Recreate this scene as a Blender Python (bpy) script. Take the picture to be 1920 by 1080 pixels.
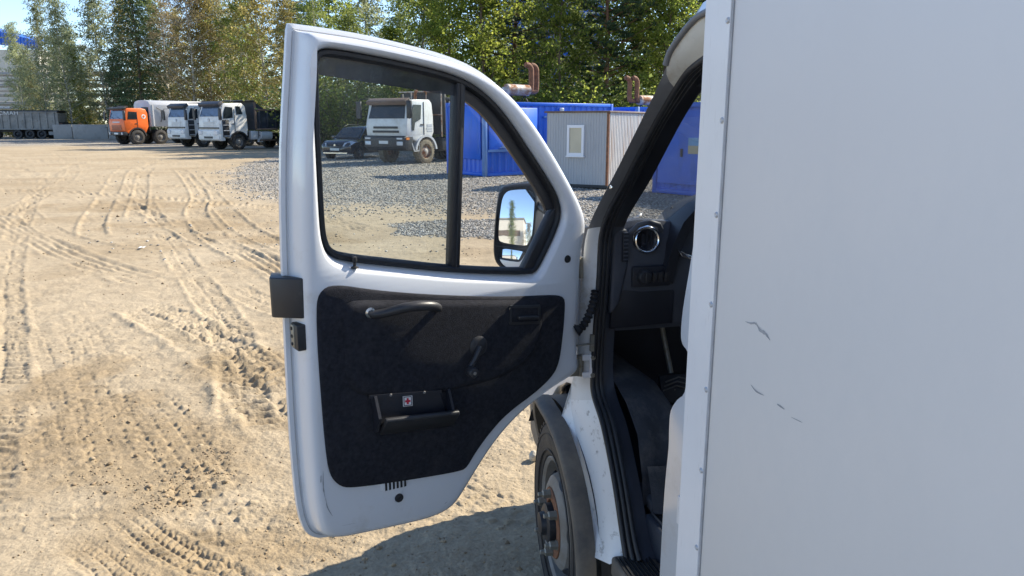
import bpy, bmesh, math, random
import numpy as np
from mathutils import Vector, Matrix
from mathutils.geometry import tessellate_polygon

for o in list(bpy.data.objects):
    bpy.data.objects.remove(o)
scene = bpy.context.scene
COL = scene.collection
R = math.radians
rnd = random.Random(7)
nrs = np.random.RandomState(11)

# ------------------------------------------------------------------ camera
EYE = 1.85
cam_d = bpy.data.cameras.new('camera')
cam = bpy.data.objects.new('camera', cam_d)
COL.objects.link(cam)
cam.location = (0, 0, EYE)
cam.rotation_euler = (R(90 - 12.5), 0, 0)
cam_d.sensor_width = 36.0
cam_d.lens = 26.25
cam_d.clip_start = 0.02
cam_d.clip_end = 3000
scene.camera = cam

# ------------------------------------------------------------------ sky + sun
SUN_AZ, SUN_EL = 33.9, 39.0            # azimuth measured from +X towards +Y
sdir = Vector((math.cos(R(SUN_AZ)) * math.cos(R(SUN_EL)), math.sin(R(SUN_AZ)) * math.cos(R(SUN_EL)), math.sin(R(SUN_EL))))
world = bpy.data.worlds.new('World')
scene.world = world
world.use_nodes = True
wn = world.node_tree
wn.nodes.clear()
sky_n = wn.nodes.new('ShaderNodeTexSky')
sky_n.sky_type = 'NISHITA'
sky_n.sun_disc = False
sky_n.sun_elevation = R(SUN_EL)
sky_n.sun_rotation = R(90 - SUN_AZ)
sky_n.altitude = 50
sky_n.air_density = 0.75
sky_n.dust_density = 0.0
sky_n.ozone_density = 2.0
bg = wn.nodes.new('ShaderNodeBackground')
bg.inputs['Strength'].default_value = 0.15
wo = wn.nodes.new('ShaderNodeOutputWorld')
wn.links.new(sky_n.outputs[0], bg.inputs[0])
wn.links.new(bg.outputs[0], wo.inputs[0])

sun_d = bpy.data.lights.new('sun', 'SUN')
sun_d.energy = 5.0
sun_d.angle = R(0.53)
sun_d.color = (1.0, 0.91, 0.76)
sun = bpy.data.objects.new('sun', sun_d)
COL.objects.link(sun)
sun.location = (40, 30, 60)
sun.rotation_euler = sdir.to_track_quat('Z', 'Y').to_euler()

scene.view_settings.view_transform = 'Standard'
scene.view_settings.look = 'None'
scene.view_settings.gamma = 1.0
scene.view_settings.exposure = 0.92
scene.cycles.use_denoising = True
scene.cycles.max_bounces = 8
scene.cycles.transparent_max_bounces = 16
scene.cycles.sample_clamp_indirect = 6

# ------------------------------------------------------------------ materials
def newmat(name):
    m = bpy.data.materials.new(name)
    m.use_nodes = True
    nt = m.node_tree
    nt.nodes.clear()
    out = nt.nodes.new('ShaderNodeOutputMaterial')
    return m, nt, out

def N(nt, typ, **kw):
    n = nt.nodes.new(typ)
    for k, v in kw.items():
        if k in n.inputs:
            n.inputs[k].default_value = v
        else:
            setattr(n, k, v)
    return n

def noise(nt, scale, detail=4, rough=0.6, coord='Object', vec=None):
    t = N(nt, 'ShaderNodeTexNoise')
    t.inputs['Scale'].default_value = scale
    t.inputs['Detail'].default_value = detail
    t.inputs['Roughness'].default_value = rough
    if vec is None:
        tc = N(nt, 'ShaderNodeTexCoord')
        nt.links.new(tc.outputs[coord], t.inputs['Vector'])
    else:
        nt.links.new(vec, t.inputs['Vector'])
    return t

def ramp(nt, fac, stops):
    r = N(nt, 'ShaderNodeValToRGB')
    el = r.color_ramp.elements
    while len(el) > len(stops):
        el.remove(el[-1])
    while len(el) < len(stops):
        el.new(0.5)
    for e, (p, c) in zip(el, stops):
        e.position = p
        e.color = (c[0], c[1], c[2], 1) if not isinstance(c, (int, float)) else (c, c, c, 1)
    nt.links.new(fac, r.inputs[0])
    return r

def mixc(nt, fac, a, b, mode='MIX'):
    m = N(nt, 'ShaderNodeMix', data_type='RGBA', blend_type=mode)
    for sock, v in ((m.inputs[0], fac), (m.inputs[6], a), (m.inputs[7], b)):
        if isinstance(v, (int, float)):
            sock.default_value = v
        elif isinstance(v, (tuple, list)):
            sock.default_value = (v[0], v[1], v[2], 1)
        else:
            nt.links.new(v, sock)
    return m.outputs[2]

def paint(name, c, rough=0.4, metal=0.0, spec=0.5, var=0.12, scale=3.0, dirt=None, dirt_lo=0.52, dirt_hi=0.75,
          bump=0.0, bscale=40.0, coat=0.0, dscale=None, stretch=None):
    """base colour with slight unevenness, an optional dirt/rust colour in noise patches, fine relief"""
    m, nt, out = newmat(name)
    p = N(nt, 'ShaderNodeBsdfPrincipled')
    nt.links.new(p.outputs[0], out.inputs[0])
    n1 = noise(nt, scale, 5)
    r1 = ramp(nt, n1.outputs['Fac'], [(0.3, tuple(x * (1 - var) for x in c)), (0.7, tuple(min(1, x * (1 + var * 0.6)) for x in c))])
    col = r1.outputs[0]
    rf = None
    if dirt:
        vec = None
        if stretch:
            tc = N(nt, 'ShaderNodeTexCoord')
            mp = N(nt, 'ShaderNodeMapping')
            mp.inputs['Scale'].default_value = stretch
            nt.links.new(tc.outputs['Object'], mp.inputs['Vector'])
            vec = mp.outputs[0]
        n2 = noise(nt, dscale or scale * 2.3, 8, 0.7, vec=vec)
        r2 = ramp(nt, n2.outputs['Fac'], [(dirt_lo, 0.0), (dirt_hi, 1.0)])
        col = mixc(nt, r2.outputs[0], col, dirt)
        rr = ramp(nt, n2.outputs['Fac'], [(dirt_lo, rough), (dirt_hi, min(0.9, rough + 0.35))])
        nt.links.new(rr.outputs[0], p.inputs['Roughness'])
    else:
        p.inputs['Roughness'].default_value = rough
    nt.links.new(col, p.inputs['Base Color'])
    p.inputs['Metallic'].default_value = metal
    p.inputs['Specular IOR Level'].default_value = spec
    p.inputs['Coat Weight'].default_value = coat
    p.inputs['Coat Roughness'].default_value = 0.08
    if bump:
        nb = noise(nt, bscale, 6, 0.65)
        b = N(nt, 'ShaderNodeBump', Strength=bump, Distance=0.01)
        nt.links.new(nb.outputs['Fac'], b.inputs['Height'])
        nt.links.new(b.outputs[0], p.inputs['Normal'])
    return m

def glass(name, tint=(0.86, 0.9, 0.9), dust=0.05, dustcol=(0.45, 0.43, 0.38), rough=0.0, refl=1.0):
    m, nt, out = newmat(name)
    tr = N(nt, 'ShaderNodeBsdfTransparent')
    tr.inputs[0].default_value = (*tint, 1)
    gl = N(nt, 'ShaderNodeBsdfGlossy')
    gl.inputs['Roughness'].default_value = rough
    fr = N(nt, 'ShaderNodeFresnel', IOR=1.45)
    ml = N(nt, 'ShaderNodeMath', operation='MULTIPLY')
    ml.inputs[1].default_value = refl
    nt.links.new(fr.outputs[0], ml.inputs[0])
    mx = N(nt, 'ShaderNodeMixShader')
    nt.links.new(ml.outputs[0], mx.inputs[0])
    nt.links.new(tr.outputs[0], mx.inputs[1])
    nt.links.new(gl.outputs[0], mx.inputs[2])
    df = N(nt, 'ShaderNodeBsdfDiffuse')
    df.inputs[0].default_value = (*dustcol, 1)
    tl = N(nt, 'ShaderNodeBsdfTranslucent')
    tl.inputs[0].default_value = (*dustcol, 1)
    ad = N(nt, 'ShaderNodeMixShader')
    ad.inputs[0].default_value = 0.5
    nt.links.new(df.outputs[0], ad.inputs[1])
    nt.links.new(tl.outputs[0], ad.inputs[2])
    nn = noise(nt, 4.0, 6, 0.7)
    rr = ramp(nt, nn.outputs['Fac'], [(0.3, dust * 0.5), (0.75, dust * 1.7)])
    m2 = N(nt, 'ShaderNodeMixShader')
    nt.links.new(rr.outputs[0], m2.inputs[0])
    nt.links.new(mx.outputs[0], m2.inputs[1])
    nt.links.new(ad.outputs[0], m2.inputs[2])
    nt.links.new(m2.outputs[0], out.inputs[0])
    return m

def leafmat(name, c1, c2, c3, trans=0.4):
    m, nt, out = newmat(name)
    g = N(nt, 'ShaderNodeNewGeometry')
    oi = N(nt, 'ShaderNodeObjectInfo')
    r = ramp(nt, g.outputs['Random Per Island'], [(0.0, c1), (0.55, c2), (1.0, c3)])
    hsv = N(nt, 'ShaderNodeHueSaturation')
    mr = N(nt, 'ShaderNodeMapRange')
    mr.inputs['To Min'].default_value = 0.8
    mr.inputs['To Max'].default_value = 1.2
    nt.links.new(oi.outputs['Random'], mr.inputs['Value'])
    nt.links.new(mr.outputs[0], hsv.inputs['Value'])
    nt.links.new(r.outputs[0], hsv.inputs['Color'])
    d = N(nt, 'ShaderNodeBsdfPrincipled')
    d.inputs['Roughness'].default_value = 0.55
    d.inputs['Specular IOR Level'].default_value = 0.3
    nt.links.new(hsv.outputs[0], d.inputs['Base Color'])
    t = N(nt, 'ShaderNodeBsdfTranslucent')
    nt.links.new(hsv.outputs[0], t.inputs[0])
    mx = N(nt, 'ShaderNodeMixShader')
    mx.inputs[0].default_value = trans
    nt.links.new(d.outputs[0], mx.inputs[1])
    nt.links.new(t.outputs[0], mx.inputs[2])
    nt.links.new(mx.outputs[0], out.inputs[0])
    return m

M = {}
M['white'] = paint('white_body_paint', (0.69, 0.715, 0.75), 0.28, var=0.03, coat=0.6, dirt=(0.46, 0.44, 0.4), dirt_lo=0.56, dirt_hi=0.95, dscale=7)
M['white_dirty'] = paint('scuffed_white_paint', (0.72, 0.74, 0.76), 0.4, var=0.05, dirt=(0.16, 0.15, 0.14), dirt_lo=0.57, dirt_hi=0.74, dscale=26, scale=5)
M['jamb'] = paint('dusty_jamb_paint', (0.62, 0.635, 0.645), 0.45, var=0.1, dirt=(0.33, 0.29, 0.22), dirt_lo=0.5, dirt_hi=0.8, dscale=14)
M['cream'] = paint('dusty_cream_paint', (0.56, 0.545, 0.49), 0.5, var=0.12, dirt=(0.36, 0.3, 0.22), dirt_lo=0.5, dirt_hi=0.75, dscale=11)
M['panel'] = paint('sandwich_panel', (0.80, 0.79, 0.785), 0.42, var=0.02, scale=1.2, spec=0.4, bump=0.05, bscale=5, dirt=(0.71, 0.71, 0.71), dirt_lo=0.5, dirt_hi=0.95, dscale=2.4, stretch=(1.2, 1.2, 0.8))
M['profile'] = paint('white_profile', (0.8, 0.8, 0.81), 0.35, var=0.05, scale=6, dirt=(0.45, 0.44, 0.42), dirt_lo=0.6, dirt_hi=0.9, dscale=12, stretch=(14, 14, 1.2))
M['rivet'] = paint('grey_rivet', (0.55, 0.56, 0.58), 0.4, metal=0.3)
M['bead'] = paint('grey_sealant', (0.4, 0.41, 0.43), 0.6, var=0.2, scale=30)
M['scuff'] = paint('scuff_mark', (0.36, 0.37, 0.39), 0.7, var=0.3, scale=60)
M['rubber'] = paint('black_rubber', (0.014, 0.015, 0.018), 0.55, var=0.3, bump=0.1, bscale=90)
M['seal'] = paint('dusty_rubber_seal', (0.02, 0.022, 0.027), 0.5, var=0.3, dirt=(0.075, 0.075, 0.08), dirt_lo=0.55, dirt_hi=0.8, dscale=20, stretch=(12, 2, 2))
M['plastic'] = paint('black_plastic', (0.028, 0.029, 0.033), 0.42, var=0.2, dirt=(0.09, 0.085, 0.08), dirt_lo=0.58, dirt_hi=0.9, dscale=14, bump=0.08, bscale=260)
M['flare'] = paint('dusty_arch_plastic', (0.035, 0.036, 0.042), 0.55, var=0.2, dirt=(0.23, 0.195, 0.15), dirt_lo=0.3, dirt_hi=0.68, dscale=3.2, bump=0.1, bscale=180)
M['pillar'] = paint('pillar_cover_plastic', (0.15, 0.155, 0.165), 0.5, var=0.15, dirt=(0.23, 0.23, 0.23), dirt_lo=0.5, dirt_hi=0.85, dscale=9, bump=0.06, bscale=220)
M['carpet'] = paint('black_felt_trim', (0.023, 0.0245, 0.032), 0.9, spec=0.2, var=0.4, scale=90, dirt=(0.045, 0.046, 0.052), dirt_lo=0.5, dirt_hi=0.85, dscale=8, bump=0.5, bscale=420)
M['dash'] = paint('slate_dash_plastic', (0.055, 0.063, 0.082), 0.5, var=0.1, scale=8, dirt=(0.095, 0.1, 0.115), dirt_lo=0.5, dirt_hi=0.95, dscale=6, bump=0.06, bscale=320)
M['dash_dark'] = paint('dark_dash_plastic', (0.018, 0.02, 0.028), 0.45, var=0.2, scale=10)
M['mat'] = paint('dusty_rubber_mat', (0.05, 0.054, 0.064), 0.75, var=0.3, scale=9, dirt=(0.17, 0.16, 0.15), dirt_lo=0.46, dirt_hi=0.78, dscale=7, bump=0.35, bscale=36)
M['chrome'] = paint('chrome', (0.72, 0.73, 0.75), 0.16, metal=1.0, var=0.06)
M['zinc'] = paint('zinc_steel', (0.3, 0.29, 0.25), 0.5, metal=0.6, var=0.2, scale=20, dirt=(0.2, 0.16, 0.1), dirt_lo=0.5, dirt_hi=0.75, dscale=40)
M['steelgrey'] = paint('grey_wheel_paint', (0.21, 0.205, 0.195), 0.6, metal=0.0, var=0.2, scale=9, dirt=(0.17, 0.14, 0.105), dirt_lo=0.4, dirt_hi=0.75, dscale=10)
M['rust'] = paint('rusty_steel', (0.24, 0.105, 0.05), 0.8, var=0.35, scale=7, dirt=(0.11, 0.055, 0.035), dirt_lo=0.45, dirt_hi=0.7, dscale=12, bump=0.3, bscale=60)
M['rustpaint'] = paint('silver_paint_gone_rusty', (0.5, 0.47, 0.42), 0.5, metal=0.2, var=0.15, dirt=(0.28, 0.12, 0.05), dirt_lo=0.42, dirt_hi=0.6, dscale=3)
M['tyre'] = paint('tyre_rubber', (0.022, 0.022, 0.023), 0.75, var=0.25, scale=10, dirt=(0.13, 0.11, 0.085), dirt_lo=0.45, dirt_hi=0.85, dscale=6, bump=0.2, bscale=70)
M['tyre_mud'] = paint('muddy_tyre', (0.2, 0.165, 0.115), 0.85, var=0.3, scale=8, dirt=(0.05, 0.045, 0.04), dirt_lo=0.5, dirt_hi=0.7, dscale=5)
M['mirror'] = paint('mirror_glass', (0.93, 0.94, 0.95), 0.012, metal=1.0, var=0.0)
M['glass_door'] = glass('door_glass', (0.8, 0.86, 0.86), 0.07)
M['glass_quarter'] = glass('quarter_glass', (0.95, 0.955, 0.955), 0.015)
M['glass_film'] = glass('film_strip', (0.09, 0.095, 0.11), 0.22, (0.3, 0.32, 0.37))
M['glass_screen'] = glass('windscreen_glass', (0.93, 0.96, 0.97), 0.05, (0.5, 0.51, 0.52), refl=0.5)
M['dkglass'] = paint('dark_vehicle_glass', (0.02, 0.028, 0.035), 0.12, spec=0.45, var=0.2, dirt=(0.07, 0.075, 0.08), dirt_lo=0.5, dirt_hi=0.95, dscale=2)
M['painted_sky_glass'] = paint('windscreen_painted_sky_blue', (0.09, 0.13, 0.2), 0.05, spec=1.0, var=0.3)  # blue of the reflected sky is put into the base colour
M['orange'] = paint('orange_cab_paint', (0.78, 0.15, 0.025), 0.4, var=0.12, dirt=(0.3, 0.13, 0.06), dirt_lo=0.55, dirt_hi=0.9, dscale=2.5)
M['twhite'] = paint('truck_white', (0.74, 0.74, 0.72), 0.38, var=0.06, dirt=(0.4, 0.36, 0.29), dirt_lo=0.47, dirt_hi=0.9, dscale=2.2)
M['tgrey'] = paint('truck_white_grey', (0.55, 0.56, 0.58), 0.45, var=0.1, dirt=(0.3, 0.28, 0.25), dirt_lo=0.5, dirt_hi=0.9, dscale=1.5)
M['tblack'] = paint('truck_black', (0.02, 0.022, 0.027), 0.5, var=0.3, dirt=(0.08, 0.075, 0.07), dirt_lo=0.5, dirt_hi=0.85, dscale=2.0)
M['bed'] = paint('navy_dump_bed_steel', (0.035, 0.042, 0.06), 0.5, var=0.2, dirt=(0.13, 0.12, 0.11), dirt_lo=0.52, dirt_hi=0.8, dscale=1.6)
M['bedrust'] = paint('worn_bed_edge', (0.16, 0.11, 0.085), 0.7, var=0.3, scale=2)
M['bedgrey'] = paint('dusty_grey_dump_bed', (0.29, 0.28, 0.255), 0.65, var=0.15, dirt=(0.13, 0.13, 0.125), dirt_lo=0.48, dirt_hi=0.75, dscale=0.9)
M['suv'] = paint('dark_suv_paint', (0.012, 0.016, 0.026), 0.22, var=0.1, coat=0.8)
M['lamp'] = paint('headlamp_lens', (0.6, 0.63, 0.68), 0.12, spec=0.9, var=0.2, scale=9)
M['plate'] = paint('number_plate', (0.72, 0.72, 0.7), 0.5, var=0.05)
M['letter'] = paint('white_lettering', (0.75, 0.75, 0.72), 0.6, var=0.1)
M['amber'] = paint('amber_lens', (0.7, 0.22, 0.03), 0.3)
M['bluecont'] = paint('blue_container_paint', (0.012, 0.13, 0.68), 0.42, var=0.12, scale=1.5, dirt=(0.06, 0.15, 0.42), dirt_lo=0.55, dirt_hi=0.85, dscale=1.5, stretch=(3, 3, 0.5))
M['bluelight'] = paint('faded_blue_edge', (0.12, 0.25, 0.55), 0.5, var=0.15)
M['cabingrey'] = paint('grey_cabin_sheet', (0.4, 0.41, 0.42), 0.5, var=0.06, scale=1.2, dirt=(0.2, 0.2, 0.2), dirt_lo=0.6, dirt_hi=0.85, dscale=2, stretch=(4, 4, 0.6))
M['cabinrust'] = paint('white_sheet_with_rust_runs', (0.6, 0.59, 0.55), 0.5, var=0.06, dirt=(0.42, 0.2, 0.05), dirt_lo=0.52, dirt_hi=0.72, dscale=1.3, stretch=(5, 5, 0.35))
M['plasticwhite'] = paint('white_window_plastic', (0.75, 0.76, 0.78), 0.4, var=0.03)
M['blind'] = paint('beige_blind_behind_glass', (0.5, 0.45, 0.33), 0.25, var=0.1, scale=2)
M['paper_blue'] = paint('notice_blue', (0.2, 0.42, 0.68), 0.7)
M['paper_tan'] = paint('notice_tan', (0.55, 0.47, 0.3), 0.7)
M['wallcream'] = paint('cream_factory_wall', (0.62, 0.58, 0.5), 0.7, var=0.05, scale=0.3)
M['factblue'] = paint('blue_factory_sheet', (0.03, 0.15, 0.62), 0.45, var=0.08, scale=0.4)
M['pipe'] = paint('galvanised_pipe', (0.33, 0.32, 0.3), 0.45, metal=0.3, var=0.15, scale=0.6)
M['concrete'] = paint('concrete_block', (0.3, 0.3, 0.29), 0.85, var=0.15, scale=0.8, dirt=(0.17, 0.165, 0.155), dirt_lo=0.5, dirt_hi=0.8, dscale=1.5, bump=0.3, bscale=20)
M['sidewhite'] = paint('white_siding', (0.55, 0.57, 0.6), 0.5, var=0.05)
M['sticker'] = paint('white_sticker', (0.75, 0.74, 0.74), 0.4, var=0.04)
M['red'] = paint('red_print', (0.55, 0.02, 0.05), 0.5)
M['ink'] = paint('dark_print', (0.03, 0.03, 0.05), 0.5)
M['stone'] = paint('pale_stone', (0.5, 0.45, 0.36), 0.85, var=0.2, scale=20, bump=0.4, bscale=50)
M['litter'] = paint('white_litter', (0.8, 0.8, 0.78), 0.6)
M['birchbark'] = paint('birch_bark', (0.55, 0.52, 0.45), 0.8, var=0.2, scale=2, dirt=(0.08, 0.07, 0.06), dirt_lo=0.5, dirt_hi=0.66, dscale=3, stretch=(1, 1, 3))
M['bark'] = paint('brown_bark', (0.15, 0.105, 0.075), 0.9, var=0.3, scale=2, bump=0.4, bscale=14)
M['pinebark'] = paint('pine_bark', (0.23, 0.125, 0.07), 0.9, var=0.35, scale=1.2, bump=0.4, bscale=14)
M['l_pale'] = leafmat('pale_birch_leaves', (0.25, 0.285, 0.15), (0.35, 0.385, 0.215), (0.45, 0.475, 0.29), 0.68)
M['l_olive'] = leafmat('olive_birch_leaves', (0.25, 0.215, 0.075), (0.34, 0.295, 0.105), (0.43, 0.375, 0.145), 0.64)
M['l_brown'] = leafmat('brown_birch_buds', (0.22, 0.175, 0.1), (0.35, 0.28, 0.155), (0.43, 0.36, 0.2), 0.55)
M['l_green'] = leafmat('fresh_aspen_leaves', (0.13, 0.18, 0.03), (0.23, 0.28, 0.05), (0.44, 0.48, 0.1), 0.75)
M['l_mid'] = leafmat('mid_green_leaves', (0.16, 0.21, 0.06), (0.25, 0.3, 0.085), (0.36, 0.4, 0.12), 0.74)
M['l_pine'] = leafmat('pine_needles', (0.035, 0.065, 0.03), (0.055, 0.095, 0.042), (0.09, 0.13, 0.055), 0.3)
M['l_blue'] = leafmat('bluish_pine_needles', (0.045, 0.08, 0.055), (0.075, 0.12, 0.08), (0.11, 0.155, 0.095), 0.3)

# ------------------------------------------------------------------ mesh helpers
class MB:
    def __init__(s):
        s.v = []; s.f = []
    def add(s, verts, faces):
        o = len(s.v)
        s.v += [tuple(p) for p in verts]
        s.f += [tuple(i + o for i in f) for f in faces]
        return s
    def box(s, c, d, rz=0.0, rx=0.0, ry=0.0):
        m = Matrix.Rotation(rz, 3, 'Z') @ Matrix.Rotation(ry, 3, 'Y') @ Matrix.Rotation(rx, 3, 'X')
        vs = []
        for i in (-.5, .5):
            for j in (-.5, .5):
                for k in (-.5, .5):
                    vs.append(Vector(c) + m @ Vector((d[0] * i, d[1] * j, d[2] * k)))
        return s.add(vs, [(0, 1, 3, 2), (4, 6, 7, 5), (0, 4, 5, 1), (2, 3, 7, 6), (0, 2, 6, 4), (1, 5, 7, 3)])
    def bx(s, x0, x1, y0, y1, z0, z1):
        return s.box(((x0 + x1) / 2, (y0 + y1) / 2, (z0 + z1) / 2), (abs(x1 - x0), abs(y1 - y0), abs(z1 - z0)))
    def loft(s, rings, closed=True, cap0=False, cap1=False):
        n = len(rings[0]); o = len(s.v)
        for r in rings:
            s.v += [tuple(p) for p in r]
        for i in range(len(rings) - 1):
            for j in range(n if closed else n - 1):
                a = o + i * n + j; b = o + i * n + (j + 1) % n
                s.f.append((a, b, b + n, a + n))
        if cap0: s.f.append(tuple(o + j for j in range(n))[::-1])
        if cap1: s.f.append(tuple(o + (len(rings) - 1) * n + j for j in range(n)))
        return s
    def tube(s, pts, rad, n=8, cap=True):
        pts = [Vector(p) for p in pts]
        if not hasattr(rad, '__len__'): rad = [rad] * len(pts)
        rings = []; up = None
        for i, p in enumerate(pts):
            t = (pts[min(i + 1, len(pts) - 1)] - pts[max(i - 1, 0)])
            if t.length < 1e-9: t = Vector((0, 0, 1))
            t.normalize()
            if up is None:
                up = t.orthogonal().normalized()
            up = (up - t * up.dot(t)).normalized()
            w = t.cross(up)
            rings.append([p + (up * math.cos(2 * math.pi * k / n) + w * math.sin(2 * math.pi * k / n)) * rad[i] for k in range(n)])
        return s.loft(rings, True, cap, cap)
    def lathe(s, prof, c, axis, n=32, cap0=True, cap1=True, phase=0.0):
        ax = Vector(axis).normalized(); u = ax.orthogonal().normalized(); w = ax.cross(u); c = Vector(c)
        rings = [[c + ax * h + (u * math.cos(phase + 2 * math.pi * k / n) + w * math.sin(phase + 2 * math.pi * k / n)) * r for k in range(n)] for r, h in prof]
        return s.loft(rings, True, cap0, cap1)
    def prism(s, poly, f0, f1):
        n = len(poly); o = len(s.v)
        s.v += [tuple(f0(*p)) for p in poly] + [tuple(f1(*p)) for p in poly]
        for j in range(n):
            k = (j + 1) % n
            s.f.append((o + j, o + k, o + n + k, o + n + j))
        tris = tessellate_polygon([[Vector((p[0], p[1], 0)) for p in poly]])
        for t in tris:
            s.f.append(tuple(o + i for i in t)); s.f.append(tuple(o + n + i for i in t[::-1]))
        return s
    def fill(s, loops, fn):
        flat = [p for L in loops for p in L]; o = len(s.v)
        s.v += [tuple(fn(*p)) for p in flat]
        for t in tessellate_polygon([[Vector((p[0], p[1], 0)) for p in L] for L in loops]):
            s.f.append(tuple(o + i for i in t))
        return s
    def build(s, name, mat, parent=None, off=None, smooth=None, bevel=0.0, seg=2, weld=False, label=None):
        me = bpy.data.meshes.new(name)
        vs = s.v if off is None else [(p[0] - off[0], p[1] - off[1], p[2] - off[2]) for p in s.v]
        me.from_pydata(vs, [], s.f)
        bm = bmesh.new(); bm.from_mesh(me)
        if weld or bevel:
            bmesh.ops.remove_doubles(bm, verts=bm.verts, dist=1e-5)
        bmesh.ops.recalc_face_normals(bm, faces=bm.faces)
        if bevel:
            ed = [e for e in bm.edges if len(e.link_faces) == 2 and e.calc_face_angle(0) > R(28)]
            bmesh.ops.bevel(bm, geom=ed, offset=bevel, segments=seg, affect='EDGES', profile=0.5, clamp_overlap=True)
        bm.to_mesh(me); bm.free()
        if smooth is None and bevel: smooth = 45
        if smooth:
            me.polygons.foreach_set('use_smooth', [True] * len(me.polygons))
            me.set_sharp_from_angle(angle=R(smooth))
        me.materials.append(mat if not isinstance(mat, str) else M[mat])
        o = bpy.data.objects.new(name, me)
        COL.objects.link(o)
        if parent: o.parent = parent
        if label: o['label'] = label
        return o

def tag(o, label, cat=None, group=None, kind=None):
    o['label'] = label
    if cat: o['category'] = cat
    if group: o['group'] = group
    if kind: o['kind'] = kind
    return o

def empty(name, loc=(0, 0, 0), rz=0.0):
    o = bpy.data.objects.new(name, None)
    o.empty_display_size = 0.3
    COL.objects.link(o)
    o.location = loc; o.rotation_euler = (0, 0, rz)
    return o

def catmull(pts, sub=6, closed=False):
    P = [np.array(p, float) for p in pts]; n = len(P); out = []
    rng = range(n) if closed else range(n - 1)
    for i in rng:
        if closed:
            a, b, c, d = P[(i - 1) % n], P[i], P[(i + 1) % n], P[(i + 2) % n]
        else:
            a, b, c, d = P[max(i - 1, 0)], P[i], P[i + 1], P[min(i + 2, n - 1)]
        for k in range(sub):
            t = k / sub
            out.append(0.5 * ((2 * b) + (-a + c) * t + (2 * a - 5 * b + 4 * c - d) * t * t + (-a + 3 * b - 3 * c + d) * t ** 3))
    if not closed: out.append(P[-1])
    return out

def chaikin(P, it=2):
    P = [np.array(p, float) for p in P]
    for _ in range(it):
        Q = []
        for i in range(len(P)):
            a, b = P[i], P[(i + 1) % len(P)]
            Q += [a * .75 + b * .25, a * .25 + b * .75]
        P = Q
    return P

def resample(P, n):
    P = np.array(P + [P[0]]); seg = np.linalg.norm(np.diff(P, axis=0), axis=1); s = np.concatenate([[0], np.cumsum(seg)])
    t = np.linspace(0, s[-1], n, endpoint=False)
    return np.stack([np.interp(t, s, P[:, 0]), np.interp(t, s, P[:, 1])], 1)

def normals2(C):
    t = np.roll(C, -1, 0) - np.roll(C, 1, 0)
    t /= np.linalg.norm(t, axis=1)[:, None] + 1e-12
    area = 0.5 * np.sum(C[:, 0] * np.roll(C[:, 1], -1) - np.roll(C[:, 0], -1) * C[:, 1])
    n = np.stack([t[:, 1], -t[:, 0]], 1)          # outward if ccw
    return n if area > 0 else -n

# ------------------------------------------------------------------ ground
def vnoise(x, y, seed=0):
    xi = np.floor(x).astype(np.int64); yi = np.floor(y).astype(np.int64)
    fx = x - xi; fy = y - yi
    fx = fx * fx * (3 - 2 * fx); fy = fy * fy * (3 - 2 * fy)
    def h(a, b):
        n = (a * 374761393 + b * 668265263 + seed * 1442695041) & 0x7fffffff
        n = ((n ^ (n >> 13)) * 1274126177) & 0x7fffffff
        return ((n ^ (n >> 16)) & 0xffff) / 65535.0
    return (h(xi, yi) * (1 - fx) + h(xi + 1, yi) * fx) * (1 - fy) + (h(xi, yi + 1) * (1 - fx) + h(xi + 1, yi + 1) * fx) * fy

def fbm(x, y, sc, oc=4, seed=0, gain=0.5):
    r = np.zeros_like(x); a = 1.0; t = 0
    for i in range(oc):
        c, s_ = math.cos(i * 1.1), math.sin(i * 1.1)
        r += a * (vnoise((x * c - y * s_) * sc, (x * s_ + y * c) * sc, seed + i * 17) - 0.5)
        t += a; a *= gain; sc *= 2.03
    return r / t

def sstep(x, a, b):
    t = np.clip((x - a) / (b - a), 0, 1)
    return t * t * (3 - 2 * t)

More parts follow.
